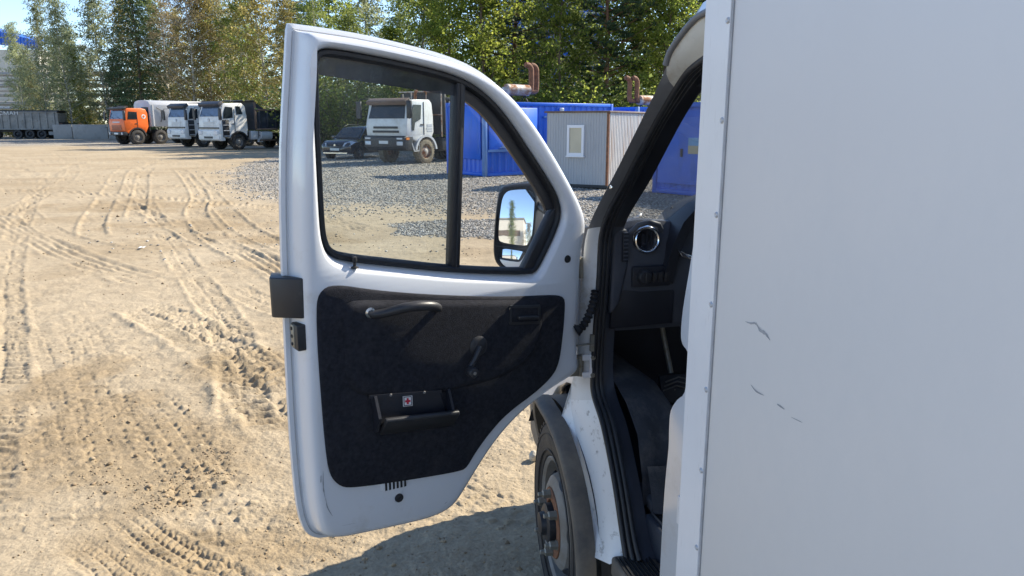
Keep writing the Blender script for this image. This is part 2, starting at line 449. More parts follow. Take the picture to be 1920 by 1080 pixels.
TRACKS = [  # centre line (m), width, depth, style
    ([(-3.95, 7.55), (-3.14, 6.73), (-2.35, 5.83), (-1.78, 5.02), (-1.25, 4.25)], 0.50, 0.030, 'lug'),
    ([(-3.55, 7.75), (-2.75, 6.55), (-2.05, 5.95), (-1.45, 5.25), (-0.7, 4.5)], 0.38, 0.026, 'lug'),
    ([(-5.39, 7.81), (-3.63, 5.37), (-2.56, 3.9), (-2.0, 3.0)], 0.42, 0.011, 'dots'),
    ([(-6.4, 8.3), (-4.35, 5.5), (-3.1, 3.9), (-2.4, 2.9)], 0.46, 0.010, 'dots'),
    ([(-4.75, 7.81), (-3.14, 5.37), (-2.38, 4.19), (-1.9, 3.5)], 0.36, 0.011, 'dots'),
    ([(-2.64, 4.95), (-2.1, 4.3), (-1.64, 3.64), (-1.3, 3.12), (-1.0, 2.7)], 0.40, 0.013, 'dots'),
    ([(-1.95, 3.34), (-1.49, 2.98), (-1.17, 2.77), (-0.8, 2.5)], 0.17, 0.011, 'tread'),
    ([(-2.1, 3.12), (-1.6, 2.75), (-1.2, 2.45)], 0.16, 0.007, 'tread'),
    ([(-16.0, 31.5), (-14.6, 28.08), (-10.57, 19.66), (-8.02, 14.25), (-6.9, 12.2)], 0.42, 0.05, 'rut'),
    ([(-14.9, 31.5), (-13.7, 28.1), (-9.75, 19.66), (-7.3, 14.4)], 0.36, 0.045, 'rut'),
    ([(-13.3, 30.0), (-12.22, 28.08), (-8.19, 19.66), (-6.58, 15.54), (-4.73, 11.92), (-3.03, 9.46), (-2.2, 8.4)], 0.40, 0.06, 'rut'),
    ([(-11.23, 26.66), (-7.56, 18.95), (-5.08, 13.86), (-3.54, 11.39), (-2.2, 9.6)], 0.40, 0.05, 'rut'),
    ([(-9.52, 18.28), (-7.24, 15.08), (-5.45, 12.51), (-4.6, 11.4)], 0.30, 0.06, 'rut'),
    ([(-4.64, 11.92), (-3.63, 10.44), (-2.91, 9.28), (-2.3, 8.2)], 0.45, 0.035, 'ribs'),
    ([(-10.8, 16.5), (-8.6, 13.6), (-6.9, 11.8), (-5.2, 10.6)], 0.34, 0.03, 'rut'),
    ([(-14.0, 19.0), (-9.5, 14.0), (-6.2, 10.4), (-4.2, 8.6)], 0.5, 0.025, 'ribs'),
    ([(-22.0, 33.0), (-14.0, 24.0), (-8.0, 21.0), (-3.0, 15.0)], 0.45, 0.05, 'rut'),
    ([(-30.0, 30.0), (-18.0, 27.0), (-8.0, 26.0), (-2.0, 25.0)], 0.6, 0.05, 'rut'),
    ([(-26.0, 24.0), (-14.0, 21.0), (-6.0, 17.0), (-2.4, 13.0)], 0.5, 0.04, 'ribs'),
    ([(-34.0, 42.0), (-20.0, 36.0), (-12.0, 33.0), (-4.0, 30.0)], 0.7, 0.06, 'rut'),
    ([(-1.6, 6.2), (-1.0, 5.9), (-0.2, 5.6), (0.8, 5.4)], 0.3, 0.012, 'ribs'),
    ([(-3.1, 9.6), (-1.6, 8.9), (-0.2, 8.5), (1.5, 8.4)], 0.4, 0.02, 'ribs'),
    ([(-0.9, 4.3), (-0.3, 3.6), (0.2, 3.0)], 0.3, 0.012, 'dots'),
    ([(-2.6, 3.2), (-4.0, 5.6), (-6.6, 9.6), (-11.0, 17.0), (-17.5, 29.0), (-24.0, 44.0)], 0.34, 0.020, 'lug'),
    ([(-1.6, 4.2), (-2.6, 6.6), (-4.6, 10.2), (-8.4, 17.2), (-13.6, 27.0), (-18.5, 40.0)], 0.34, 0.020, 'lug'),
    ([(-7.5, 8.0), (-9.5, 12.5), (-12.0, 19.0), (-18.0, 31.0), (-28.0, 46.0)], 0.4, 0.03, 'ribs'),
    ([(-9.5, 8.5), (-11.5, 13.0), (-15.0, 20.0), (-22.0, 31.0), (-33.0, 45.0)], 0.4, 0.03, 'rut'),
    ([(-30.0, 36.0), (-20.0, 33.0), (-12.0, 28.5), (-6.5, 22.0)], 0.45, 0.04, 'rut'),
    ([(-36.0, 50.0), (-24.0, 44.0), (-16.0, 41.0), (-8.0, 39.0)], 0.6, 0.05, 'rut'),
    ([(-3.4, 8.6), (-2.2, 7.2), (-1.0, 6.4), (0.6, 5.9)], 0.34, 0.014, 'lug'),
]

def ground_height(x, y):
    r = np.hypot(x, y)
    near = 1 - sstep(r, 30, 70)
    h = 0.05 * fbm(x, y, 0.22, 3, 3) * near + 0.045 * fbm(x, y, 0.9, 4, 9) * near
    ridg = 1 - np.abs(2 * fbm(x, y, 1.7, 4, 23)) * 2.2
    h += 0.012 * np.clip(ridg, -1, 1) * near * sstep(fbm(x, y, 0.35, 2, 40), -0.1, 0.25)
    patch = 0.45 + 0.9 * sstep(fbm(x, y, 0.45, 3, 44), -0.15, 0.2)
    h += 0.019 * patch * fbm(x, y, 7.0, 4, 31, 0.62) * near
    h += 0.030 * patch * np.clip(fbm(x, y, 11.0, 3, 33, 0.6) - 0.10, 0, 1) * near
    h += 0.017 * (0.5 + 0.8 * sstep(fbm(x, y, 0.9, 3, 38), -0.15, 0.2)) * fbm(x, y, 24.0, 4, 37, 0.7) * (1 - sstep(r, 7, 16))
    rough = sstep(fbm(x, y, 0.5, 3, 55), 0.02, 0.22)
    h += rough * 0.03 * np.abs(fbm(x, y, 5.5, 3, 61)) * near
    for k, (pl, w, dep, st) in enumerate(TRACKS):
        C = np.array(catmull(pl, 6))
        lo = C.min(0) - w * 1.6; hi = C.max(0) + w * 1.6
        idx = np.where((x > lo[0]) & (x < hi[0]) & (y > lo[1]) & (y < hi[1]))[0]
        if len(idx) == 0: continue
        px, py = x[idx], y[idx]
        best = np.full(len(idx), 1e9); ss = np.zeros(len(idx)); dd = np.zeros(len(idx)); acc = 0.0
        for a, b in zip(C[:-1], C[1:]):
            e = b - a; L = np.hypot(*e); e = e / L
            t = np.clip((px - a[0]) * e[0] + (py - a[1]) * e[1], 0, L)
            qx, qy = px - a[0] - e[0] * t, py - a[1] - e[1] * t
            d2 = qx * qx + qy * qy
            m = d2 < best
            best[m] = d2[m]; ss[m] = acc + t[m]; dd[m] = (qx * -e[1] + qy * e[0])[m]
            acc += L
        wob = fbm(px, py, 5.0, 3, 70 + k) * 0.16 * w
        ss = ss + fbm(px, py, 6.0, 3, 470 + k) * 0.07
        def rblock(i_, j_):
            n_ = (i_.astype(np.int64) * 7919 + j_.astype(np.int64) * 104729 + k * 131) & 0x7fffffff
            n_ = ((n_ ^ (n_ >> 11)) * 1274126177) & 0x7fffffff
            return ((n_ >> 7) & 0xff) / 255.0
        u = (dd + wob) / (w / 2); au = np.abs(u)
        ends = sstep(ss, 0, 0.5) * (1 - sstep(ss, acc - 0.5, acc))
        fade = sstep(fbm(px, py, 1.1, 3, 90 + k), -0.24, 0.06) * ends
        inside = 1 - sstep(au, 0.85, 1.05)
        lip = np.exp(-((au - 1.15) / 0.18) ** 2)
        dep = dep * 0.85
        crumble = 1 + 2.2 * fbm(px, py, 8.0, 4, 120 + k, 0.6)
        if st == 'lug':
            ph = ss / 0.115 + 0.55 * au
            side = np.where(u > 0, 0.5, 0.0)
            q = np.abs(((ph + side) % 1.0) - 0.5) * 2
            blk = sstep(q, 0.30, 0.62) * sstep(au, 0.06, 0.16) * (0.35 + 0.9 * rblock(np.floor(ph + side), side * 2))
            dz = inside * dep * (blk * 1.25 - 0.9) * crumble + lip * dep * 0.55 * crumble
        elif st == 'dots':
            col = np.floor((u + 1.2) * 2.1)
            q = np.abs(((ss / 0.105 + col * 0.5 + 0.25 * fbm(px, py, 4.0, 2, 150 + k)) % 1.0) - 0.5) * 2
            q2 = np.abs((((u + 1.2) * 2.1) % 1.0) - 0.5) * 2
            blk = sstep(q, 0.35, 0.7) * (1 - sstep(q2, 0.6, 0.95)) * (0.15 + 1.1 * rblock(np.floor(ss / 0.105 + col * 0.5), col))
            dz = inside * dep * (blk * 1.2 - 0.4) * crumble + lip * dep * 0.25 * crumble
        elif st == 'tread':
            q = np.abs(((ss / 0.045 + 0.6 * au) % 1.0) - 0.5) * 2
            q2 = np.abs(((u * 1.5 + 10.5) % 1.0) - 0.5) * 2
            blk = sstep(q, 0.2, 0.6) * sstep(q2, 0.12, 0.35)
            dz = inside * dep * (blk * 1.3 - 0.9) + lip * dep * 0.5 * crumble
        elif st == 'ribs':
            q = np.abs(((u * 2.0 + 10) % 1.0) - 0.5) * 2
            dz = inside * dep * (q * 1.2 - 0.8) * crumble + lip * dep * 0.5 * crumble
        else:
            q = np.abs(((ss / 0.2 + 0.5 * au) % 1.0) - 0.5) * 2
            dz = 0.48 * (inside * dep * (-0.8 + 0.5 * sstep(q, 0.3, 0.6)) * crumble + lip * dep * 0.9 * crumble)
        h[idx] += dz * fade
    return h

def gravel_mask(x, y):
    yb = np.interp(x, [-60, -26, -14, -11.5, -7, -4.6, -0.5, 0.4, 1.0, 6, 40], [66, 60, 50, 30, 19.5, 17.8, 16.4, 14, 11.5, 10.5, 10])
    n = fbm(x, y, 0.28, 4, 201) * 5.5 + fbm(x, y, 1.4, 3, 207) * 2.2
    m = sstep(y + n * np.clip(y / 20, 0.4, 2.2) - yb, -2.2, 2.0)
    d = ((x + 0.75) / 1.55) ** 2 + ((y - 13.2) / 1.15) ** 2 + fbm(x, y, 1.3, 3, 211) * 2.0
    m = np.maximum(m, 1 - sstep(d, 0.6, 1.15))
    return m

def damp_mask(x, y):
    d = np.full_like(x, 9.0)
    for cx, cy, rx, ry in ((-2.15, 4.1, 0.75, 0.55), (-1.65, 3.7, 0.5, 0.45), (-2.75, 4.6, 0.4, 0.3), (-3.2, 5.0, 0.3, 0.7), (-1.5, 4.45, 0.5, 0.16),
                           (-2.0, 5.5, 0.45, 0.4), (-4.0, 12.2, 1.3, 0.6), (-6.2, 13.6, 1.2, 0.7), (-2.9, 9.9, 0.8, 0.5), (-8.5, 17.0, 1.6, 1.2), (-1.4, 3.0, 0.5, 0.22), (-0.95, 3.35, 0.3, 0.12)):
        d = np.minimum(d, ((x - cx) / rx) ** 2 + ((y - cy) / ry) ** 2)
    n = fbm(x, y, 1.5, 5, 301, 0.62) * 5.0
    a = 1 - sstep(d + n, 0.1, 2.0)
    b = sstep(fbm(x, y, 0.55, 4, 305), 0.1, 0.34) * 0.5
    c = sstep(fbm(x, y * 2.2, 0.2, 3, 309), 0.1, 0.34) * 0.3
    return np.clip(np.maximum(np.maximum(a * 0.75, b), c), 0, 1)

# rings: fine where the picture needs it, coarse to the horizon
fs = 747.0
rs = [0.0, 0.5, 1.0, 1.5, 1.9]
r_ = 2.2
while r_ < 60:
    rs.append(r_); r_ += max(0.0055, r_ * r_ / (fs * EYE) * 0.72)
while r_ < 1500:
    rs.append(r_); r_ *= 1.12
rs.append(1500.0)
angs = list(np.arange(-38.5, 22.0, 0.082)) + list(np.arange(22.0, 321.5, 4.0))
angs = np.radians(np.array(angs))
rs = np.array(rs)
AA, RR = np.meshgrid(angs, rs)
gx = (RR * np.sin(AA)).ravel(); gy = (RR * np.cos(AA)).ravel()
gz = ground_height(gx, gy)
gm = gravel_mask(gx, gy)
gd = damp_mask(gx, gy)
gz += gm * 0.035 * fbm(gx, gy, 3.0, 3, 401) * (1 - sstep(np.hypot(gx, gy), 30, 70))
vsh = sstep(np.hypot(gx - 1.2, gy - 1.0), 0.6, 2.2)
gz *= 0.25 + 0.75 * vsh
nr, na = len(rs), len(angs)
ii, jj = np.meshgrid(np.arange(nr - 1), np.arange(na), indexing='ij')
j2 = (jj + 1) % na
faces = np.stack([ii * na + jj, ii * na + j2, (ii + 1) * na + j2, (ii + 1) * na + jj], -1).reshape(-1, 4)[:, ::-1]

def fast_mesh(name, V, F):
    me = bpy.data.meshes.new(name)
    V = np.ascontiguousarray(V, dtype=np.float32); F = np.ascontiguousarray(F, dtype=np.int32)
    k = F.shape[1]
    me.vertices.add(len(V)); me.vertices.foreach_set('co', V.ravel())
    me.loops.add(F.size); me.loops.foreach_set('vertex_index', F.ravel())
    me.polygons.add(len(F)); me.polygons.foreach_set('loop_start', np.arange(0, F.size, k, dtype=np.int32))
    me.update(calc_edges=True); me.validate()
    return me

gme = fast_mesh('ground', np.stack([gx, gy, gz], 1), faces)
gme.polygons.foreach_set('use_smooth', [True] * len(gme.polygons))
for nm, arr in (('gravel', gm), ('damp', gd)):
    at = gme.attributes.new(nm, 'FLOAT', 'POINT')
    at.data.foreach_set('value', arr.astype(np.float32))

def ground_material():
    m, nt, out = newmat('sandy_yard')
    p = N(nt, 'ShaderNodeBsdfPrincipled', Roughness=0.95)
    p.inputs['Specular IOR Level'].default_value = 0.15
    nt.links.new(p.outputs[0], out.inputs[0])
    L = nt.links.new
    a_g = N(nt, 'ShaderNodeAttribute', attribute_name='gravel')
    a_d = N(nt, 'ShaderNodeAttribute', attribute_name='damp')
    n1 = noise(nt, 0.35, 6, 0.62)
    n2 = noise(nt, 5.0, 8, 0.7)
    n3 = noise(nt, 60.0, 4, 0.7)
    s1 = ramp(nt, n1.outputs['Fac'], [(0.32, (0.36, 0.285, 0.188)), (0.68, (0.44, 0.36, 0.25))])
    s2 = ramp(nt, n2.outputs['Fac'], [(0.3, 0.8), (0.6, 1.05)])
    s3 = ramp(nt, n3.outputs['Fac'], [(0.3, 0.82), (0.7, 1.12)])
    c = mixc(nt, 1.0, s1.outputs[0], s2.outputs[0], 'MULTIPLY')
    c = mixc(nt, 1.0, c, s3.outputs[0], 'MULTIPLY')
    c = mixc(nt, a_d.outputs['Fac'], c, mixc(nt, 1.0, c, (0.74, 0.69, 0.61), 'MULTIPLY'))
    tc = N(nt, 'ShaderNodeTexCoord')
    vo = N(nt, 'ShaderNodeTexVoronoi', feature='F1')
    vo.inputs['Scale'].default_value = 13.0
    L(tc.outputs['Object'], vo.inputs['Vector'])
    gr = ramp(nt, vo.outputs['Color'], [(0.15, (0.19, 0.175, 0.15)), (0.5, (0.32, 0.3, 0.265)), (0.9, (0.47, 0.445, 0.4))])
    gn = ramp(nt, n2.outputs['Fac'], [(0.35, 0.72), (0.65, 1.1)])
    gc = mixc(nt, 1.0, gr.outputs[0], gn.outputs[0], 'MULTIPLY')
    gt = ramp(nt, n1.outputs['Fac'], [(0.4, 0.0), (0.7, 0.5)])
    gc = mixc(nt, gt.outputs[0], gc, c)
    col = mixc(nt, a_g.outputs['Fac'], c, gc)
    L(col, p.inputs['Base Color'])
    hm = N(nt, 'ShaderNodeMix', data_type='FLOAT')
    L(a_g.outputs['Fac'], hm.inputs[0]); L(n2.outputs['Fac'], hm.inputs[2])
    inv = N(nt, 'ShaderNodeMath', operation='MULTIPLY'); inv.inputs[1].default_value = -3.0
    L(vo.outputs['Distance'], inv.inputs[0]); L(inv.outputs[0], hm.inputs[3])
    b1 = N(nt, 'ShaderNodeBump', Strength=0.55, Distance=0.03)
    L(hm.outputs[0], b1.inputs['Height'])
    b2 = N(nt, 'ShaderNodeBump', Strength=0.8, Distance=0.008)
    L(n3.outputs['Fac'], b2.inputs['Height']); L(b1.outputs[0], b2.inputs['Normal'])
    L(b2.outputs[0], p.inputs['Normal'])
    return m
M['ground'] = ground_material()
gme.materials.append(M['ground'])
ground = bpy.data.objects.new('ground', gme)
COL.objects.link(ground)
tag(ground, 'trampled sandy yard with tyre tracks and grey gravel', 'ground', kind='structure')

# loose stones and clods: small irregular polyhedra, uncountable
def scatter_stones(name, xy, size, flat, mat, label, cat, seed):
    rs_ = np.random.RandomState(seed)
    base = np.array([(1, 0, 0), (-1, 0, 0), (0, 1, 0), (0, -1, 0), (0, 0, 1), (0, 0, -1)], float)
    fc = np.array([(0, 2, 4), (2, 1, 4), (1, 3, 4), (3, 0, 4), (2, 0, 5), (1, 2, 5), (3, 1, 5), (0, 3, 5)])
    n = len(xy)
    V = base[None] * (1 + rs_.uniform(-0.45, 0.45, (n, 6, 1))) + rs_.uniform(-0.25, 0.25, (n, 6, 3))
    V *= size[:, None, None] * np.array([1, 1, flat])[None, None]
    a = rs_.uniform(0, 6.28, n); ca, sa = np.cos(a)[:, None], np.sin(a)[:, None]
    X = V[:, :, 0] * ca - V[:, :, 1] * sa + xy[:, 0:1]; Y = V[:, :, 0] * sa + V[:, :, 1] * ca + xy[:, 1:2]
    z0 = ground_height(xy[:, 0].copy(), xy[:, 1].copy()) + 0.035 * gravel_mask(xy[:, 0], xy[:, 1]) * fbm(xy[:, 0], xy[:, 1], 3.0, 3, 401)
    Z = V[:, :, 2] + (z0 + size * flat * 0.35)[:, None]
    F = (np.arange(n)[:, None, None] * 6 + fc[None]).reshape(-1, 3)
    me = fast_mesh(name, np.stack([X, Y, Z], -1).reshape(-1, 3), F)
    me.materials.append(mat)
    o = bpy.data.objects.new(name, me); COL.objects.link(o)
    return tag(o, label, cat, kind='stuff')

def stone_material(name, c1, c2, c3):
    m, nt, out = newmat(name)
    g = N(nt, 'ShaderNodeNewGeometry')
    r = ramp(nt, g.outputs['Random Per Island'], [(0, c1), (0.5, c2), (1, c3)])
    p = N(nt, 'ShaderNodeBsdfPrincipled', Roughness=0.85)
    p.inputs['Specular IOR Level'].default_value = 0.2
    nt.links.new(r.outputs[0], p.inputs['Base Color'])
    nt.links.new(p.outputs[0], out.inputs[0])
    return m
M['gravel'] = stone_material('crushed_stone', (0.16, 0.15, 0.132), (0.3, 0.285, 0.255), (0.5, 0.48, 0.44))
M['clod'] = stone_material('earth_clods', (0.17, 0.125, 0.075), (0.29, 0.215, 0.135), (0.4, 0.31, 0.2))

def pick(n, ang, r0, r1, seed, maskfn, pw=1.0):
    rs_ = np.random.RandomState(seed)
    a = np.radians(rs_.uniform(ang[0], ang[1], n)); t = rs_.uniform(0, 1, n)
    r = 1 / (1 / r0 + t * (1 / r1 - 1 / r0)) if pw == 1.0 else r0 + (r1 - r0) * t ** pw
    x, y = r * np.sin(a), r * np.cos(a)
    k = rs_.uniform(0, 1, n) < maskfn(x, y)
    return np.stack([x[k], y[k]], 1), rs_
xy, rs_ = pick(130000, (-30, 18), 10.5, 48, 5, lambda x, y: np.clip(gravel_mask(x, y), 0.0, 1) * 0.8 + 0.004)
scatter_stones('gravel', xy, rs_.uniform(0.010, 0.028, len(xy)) * (0.7 + np.hypot(xy[:, 0], xy[:, 1]) / 40), 0.65, M['gravel'], 'loose grey crushed stone spread over the yard', 'gravel', 6)
def clod_mask(x, y):
    return np.clip(damp_mask(x, y) * 0.75 * sstep(fbm(x, y, 1.8, 3, 77), -0.02, 0.2) + 0.035, 0, 1)
xy, rs_ = pick(60000, (-38, 14), 2.4, 30, 15, clod_mask)
rr_ = np.hypot(xy[:, 0], xy[:, 1])
scatter_stones('earth_clods', xy, rs_.uniform(0.003, 0.0075, len(xy)) * (1 + 1.4 * (rs_.uniform(0, 1, len(xy)) > 0.93)) * (0.65 + rr_ / 10), 0.7, M['clod'], 'small brown clods crumbled over the sandy ground', 'clods', 16)

# ------------------------------------------------------------------ trees
def leaf_quads(C, D, L, W, rs_, jit=1.0):
    """C centres (n,3), D long-axis direction (n,3), L length, W width -> one diamond face each"""
    n = len(C)
    D = D / (np.linalg.norm(D, axis=1)[:, None] + 1e-9)
    rv = rs_.normal(size=(n, 3))
    S = np.cross(D, rv); S /= np.linalg.norm(S, axis=1)[:, None] + 1e-9
    L = np.broadcast_to(L, (n,))[:, None]; W = np.broadcast_to(W, (n,))[:, None]
    V = np.stack([C - D * L / 2, C + S * W / 2, C + D * L / 2, C - S * W / 2], 1)
    return V.reshape(-1, 3)

def quads_mesh(name, V, mat):
    F = np.arange(len(V)).reshape(-1, 4)
    me = fast_mesh(name, V, F)
    me.materials.append(mat)
    return me

def tube_np(mb, pts, r0, r1, n):
    k = len(pts)
    mb.tube(pts, [r0 + (r1 - r0) * i / (k - 1) for i in range(k)], n, cap=False)

def make_tree(kind, seed):
    rs_ = np.random.RandomState(seed); mb = MB(); cs = []; ds = []; ls = []; ws = []
    H = 14.0
    lean = rs_.uniform(-0.5, 0.5, 2)
    def axis(t):
        return np.array([lean[0] * t * t + 0.12 * math.sin(t * 7 + seed), lean[1] * t * t + 0.12 * math.cos(t * 6 + seed), t * H])
    tr = 0.095 if kind in ('birch', 'bare', 'aspen', 'slim') else 0.15
    tube_np(mb, [axis(t) for t in np.linspace(0, 0.985, 12)], tr, 0.02, 8)
    if kind in ('birch', 'bare', 'aspen', 'slim'):
        nb = {'birch': 66, 'bare': 64, 'aspen': 60, 'slim': 66}[kind]
        for b in range(nb):
            t = 0.07 + 0.91 * ((b + rs_.uniform()) / nb) ** 0.92
            az = b * 2.4 + rs_.uniform(-0.5, 0.5)
            shape = {'birch': 2.6, 'bare': 2.7, 'aspen': 2.5, 'slim': 1.25}[kind]
            L = shape * (math.sin(min(1.0, t * 1.15 + 0.15) * math.pi * 0.93) ** 0.7 + 0.15) * rs_.uniform(0.65, 1.2)
            up = rs_.uniform(0.6, 1.25) if kind != 'slim' else rs_.uniform(1.2, 1.9)
            d = np.array([math.cos(az), math.sin(az), up]); d /= np.linalg.norm(d)
            p = axis(t); pts = [p]
            droop = 0.10 if kind != 'slim' else 0.03
            for k in range(5):
                p = p + d * L / 5; d = d + np.array([rs_.normal() * 0.1, rs_.normal() * 0.1, -droop * (k + 0.4)]); d /= np.linalg.norm(d); pts.append(p)
            tube_np(mb, pts, 0.035 * (1 - t) + 0.012, 0.006, 3)
            nt_ = {'birch': 14, 'bare': 15, 'aspen': 13, 'slim': 14}[kind]
            for q in range(nt_):
                u = rs_.uniform(0.2, 1.0) * 5; i = min(4, int(u)); f = u - i
                s = pts[i] * (1 - f) + pts[i + 1] * f
                dd = rs_.normal(size=3); dd[2] = dd[2] * 0.5 + (0.1 if kind != 'birch' else -0.35); dd /= np.linalg.norm(dd)
                tl = rs_.uniform(0.4, 1.25) if kind != 'aspen' else rs_.uniform(0.3, 0.9)
                e = s + dd * tl + np.array([0, 0, -0.25 * tl * tl])
                if kind == 'bare' or q % 2 == 0:
                    mb.add([s, s + np.array([0.012, 0.006, 0]), e], [(0, 1, 2)])
                nl = {'birch': 12, 'bare': 8, 'aspen': 15, 'slim': 10}[kind]
                tt = rs_.uniform(0.1, 1.0, nl)[:, None]
                c = s + (e - s) * tt + rs_.normal(size=(nl, 3)) * (0.09 if kind != 'aspen' else 0.17)
                cs.append(c); ds.append(rs_.normal(size=(nl, 3)) + np.array([0, 0, -0.8]))
                sz = {'birch': (0.16, 0.10), 'bare': (0.17, 0.06), 'aspen': (0.155, 0.115), 'slim': (0.16, 0.10)}[kind]
                ls.append(rs_.uniform(0.7, 1.4, nl) * sz[0]); ws.append(rs_.uniform(0.7, 1.3, nl) * sz[1])
    elif kind == 'pine':
        for b in range(72):
            t = 0.22 + 0.77 * (b + rs_.uniform()) / 72
            az = b * 2.4 + rs_.uniform(-0.4, 0.4)
            L = (0.5 + 2.3 * math.sin(min(1, (1.04 - t) * 1.5) * 1.5)) * rs_.uniform(0.6, 1.15)
            d = np.array([math.cos(az), math.sin(az), rs_.uniform(-0.05, 0.5)]); d /= np.linalg.norm(d)
            p = axis(t); pts = [p]
            for k in range(4):
                p = p + d * L / 4; d = d + np.array([rs_.normal() * 0.12, rs_.normal() * 0.12, 0.10]); d /= np.linalg.norm(d); pts.append(p)
            tube_np(mb, pts, 0.05 * (1 - t) + 0.02, 0.01, 3)
            for q in range(7):
                u = rs_.uniform(0.35, 1.0) * 4; i = min(3, int(u)); f = u - i
                c0 = pts[i] * (1 - f) + pts[i + 1] * f + rs_.normal(size=3) * np.array([0.3, 0.3, 0.14])
                nn_ = 42
                dv = rs_.normal(size=(nn_, 3)); dv[:, 2] = np.abs(dv[:, 2]) * 0.8; dv /= np.linalg.norm(dv, axis=1)[:, None]
                rad = rs_.uniform(0.05, 0.3, nn_)[:, None]
                cs.append(c0 + dv * rad * np.array([1.2, 1.2, 0.7])); ds.append(dv); ls.append(rs_.uniform(0.16, 0.28, nn_)); ws.append(rs_.uniform(0.035, 0.07, nn_))
    elif kind == 'spruce':
        for b in range(120):
            t = 0.05 + 0.93 * (b + rs_.uniform()) / 120
            az = b * 2.4 + rs_.uniform(-0.4, 0.4)
            L = (0.25 + 3.1 * (1 - t) ** 0.8) * rs_.uniform(0.7, 1.1)
            d = np.array([math.cos(az), math.sin(az), 0.25]); p = axis(t); pts = [p]
            for k in range(4):
                p = p + d / np.linalg.norm(d) * L / 4; d = d + np.array([0, 0, -0.2 if k < 2 else 0.12]); pts.append(p)
            tube_np(mb, pts, 0.03, 0.008, 3)
            nn_ = int(50 + 70 * (1 - t)); u = rs_.uniform(0.1, 1, nn_) * 4; i = np.minimum(3, u.astype(int)); f = (u - i)[:, None]
            P = np.array(pts); c = P[i] * (1 - f) + P[i + 1] * f
            side = rs_.normal(size=(nn_, 3)) * np.array([0.30, 0.30, 0.12]); side[:, 2] -= 0.1
            cs.append(c + side); ds.append(side + d * 0.2 + np.array([0, 0, -0.15])); ls.append(rs_.uniform(0.18, 0.36, nn_)); ws.append(rs_.uniform(0.05, 0.1, nn_))
    elif kind == 'bush':
        mb = MB()
        for b in range(34):
            az = rs_.uniform(0, 6.28); L = rs_.uniform(1.2, 3.2)
            d = np.array([math.cos(az) * 0.55, math.sin(az) * 0.55, rs_.uniform(0.7, 1.3)]); d /= np.linalg.norm(d)
            p = np.array([rs_.uniform(-0.5, 0.5), rs_.uniform(-0.5, 0.5), 0.0]); pts = [p]
            for k in range(4):
                p = p + d * L / 4; d = d + rs_.normal(size=3) * 0.14; d /= np.linalg.norm(d); pts.append(p)
            tube_np(mb, pts, 0.025, 0.006, 3)
            nn_ = 170; u = rs_.uniform(0.15, 1, nn_) * 4; i = np.minimum(3, u.astype(int)); f = (u - i)[:, None]
            P = np.array(pts); c = P[i] * (1 - f) + P[i + 1] * f
            cs.append(c + rs_.normal(size=(nn_, 3)) * 0.3); ds.append(rs_.normal(size=(nn_, 3))); ls.append(rs_.uniform(0.08, 0.17, nn_)); ws.append(rs_.uniform(0.05, 0.1, nn_))
    V = leaf_quads(np.concatenate(cs), np.concatenate(ds), np.concatenate(ls), np.concatenate(ws), rs_)
    crown = quads_mesh('crown', V, M['l_mid'])
    tme = bpy.data.meshes.new('trunk'); tme.from_pydata(mb.v, [], mb.f); tme.polygons.foreach_set('use_smooth', [True] * len(tme.polygons))
    tme.materials.append(M['bark'])
    return tme, crown

PROTO = {}
for kd, n_, sd in (('birch', 3, 100), ('bare', 2, 200), ('aspen', 3, 300), ('slim', 2, 400), ('pine', 3, 500), ('spruce', 1, 600), ('bush', 2, 700)):
    PROTO[kd] = [make_tree(kd, sd + i * 7) for i in range(n_)]
BARK = {'birch': 'birchbark', 'bare': 'birchbark', 'aspen': 'bark', 'slim': 'bark', 'pine': 'pinebark', 'spruce': 'bark', 'bush': 'bark'}
tcount = [0]
def plant(kind, name, x, y, h, leaf, label, group, wide=1.0, rz=None, tilt=(0, 0), cat='tree'):
    tcount[0] += 1
    i = tcount[0]
    tme, cme = PROTO[kind][i % len(PROTO[kind])]
    root = empty(name, (x, y, -0.03), rz if rz is not None else i * 1.9)
    root.rotation_euler = (tilt[0], tilt[1], root.rotation_euler[2])
    s = h / (14.0 if kind != 'bush' else 3.0)
    root.scale = (s * wide, s * wide, s)
    tag(root, label, cat, group)
    for nm, me, mt in (('trunk', tme, M[BARK[kind]]), ('crown', cme, M[leaf])):
        o = bpy.data.objects.new(nm, me); COL.objects.link(o); o.parent = root
        o.material_slots[0].link = 'OBJECT'; o.material_slots[0].material = mt
    return root

def gx_at(px, Y):      # world x of picture column px for a thing at distance Y near eye height
    return (px - 960) / 1367.0 * Y * 0.998

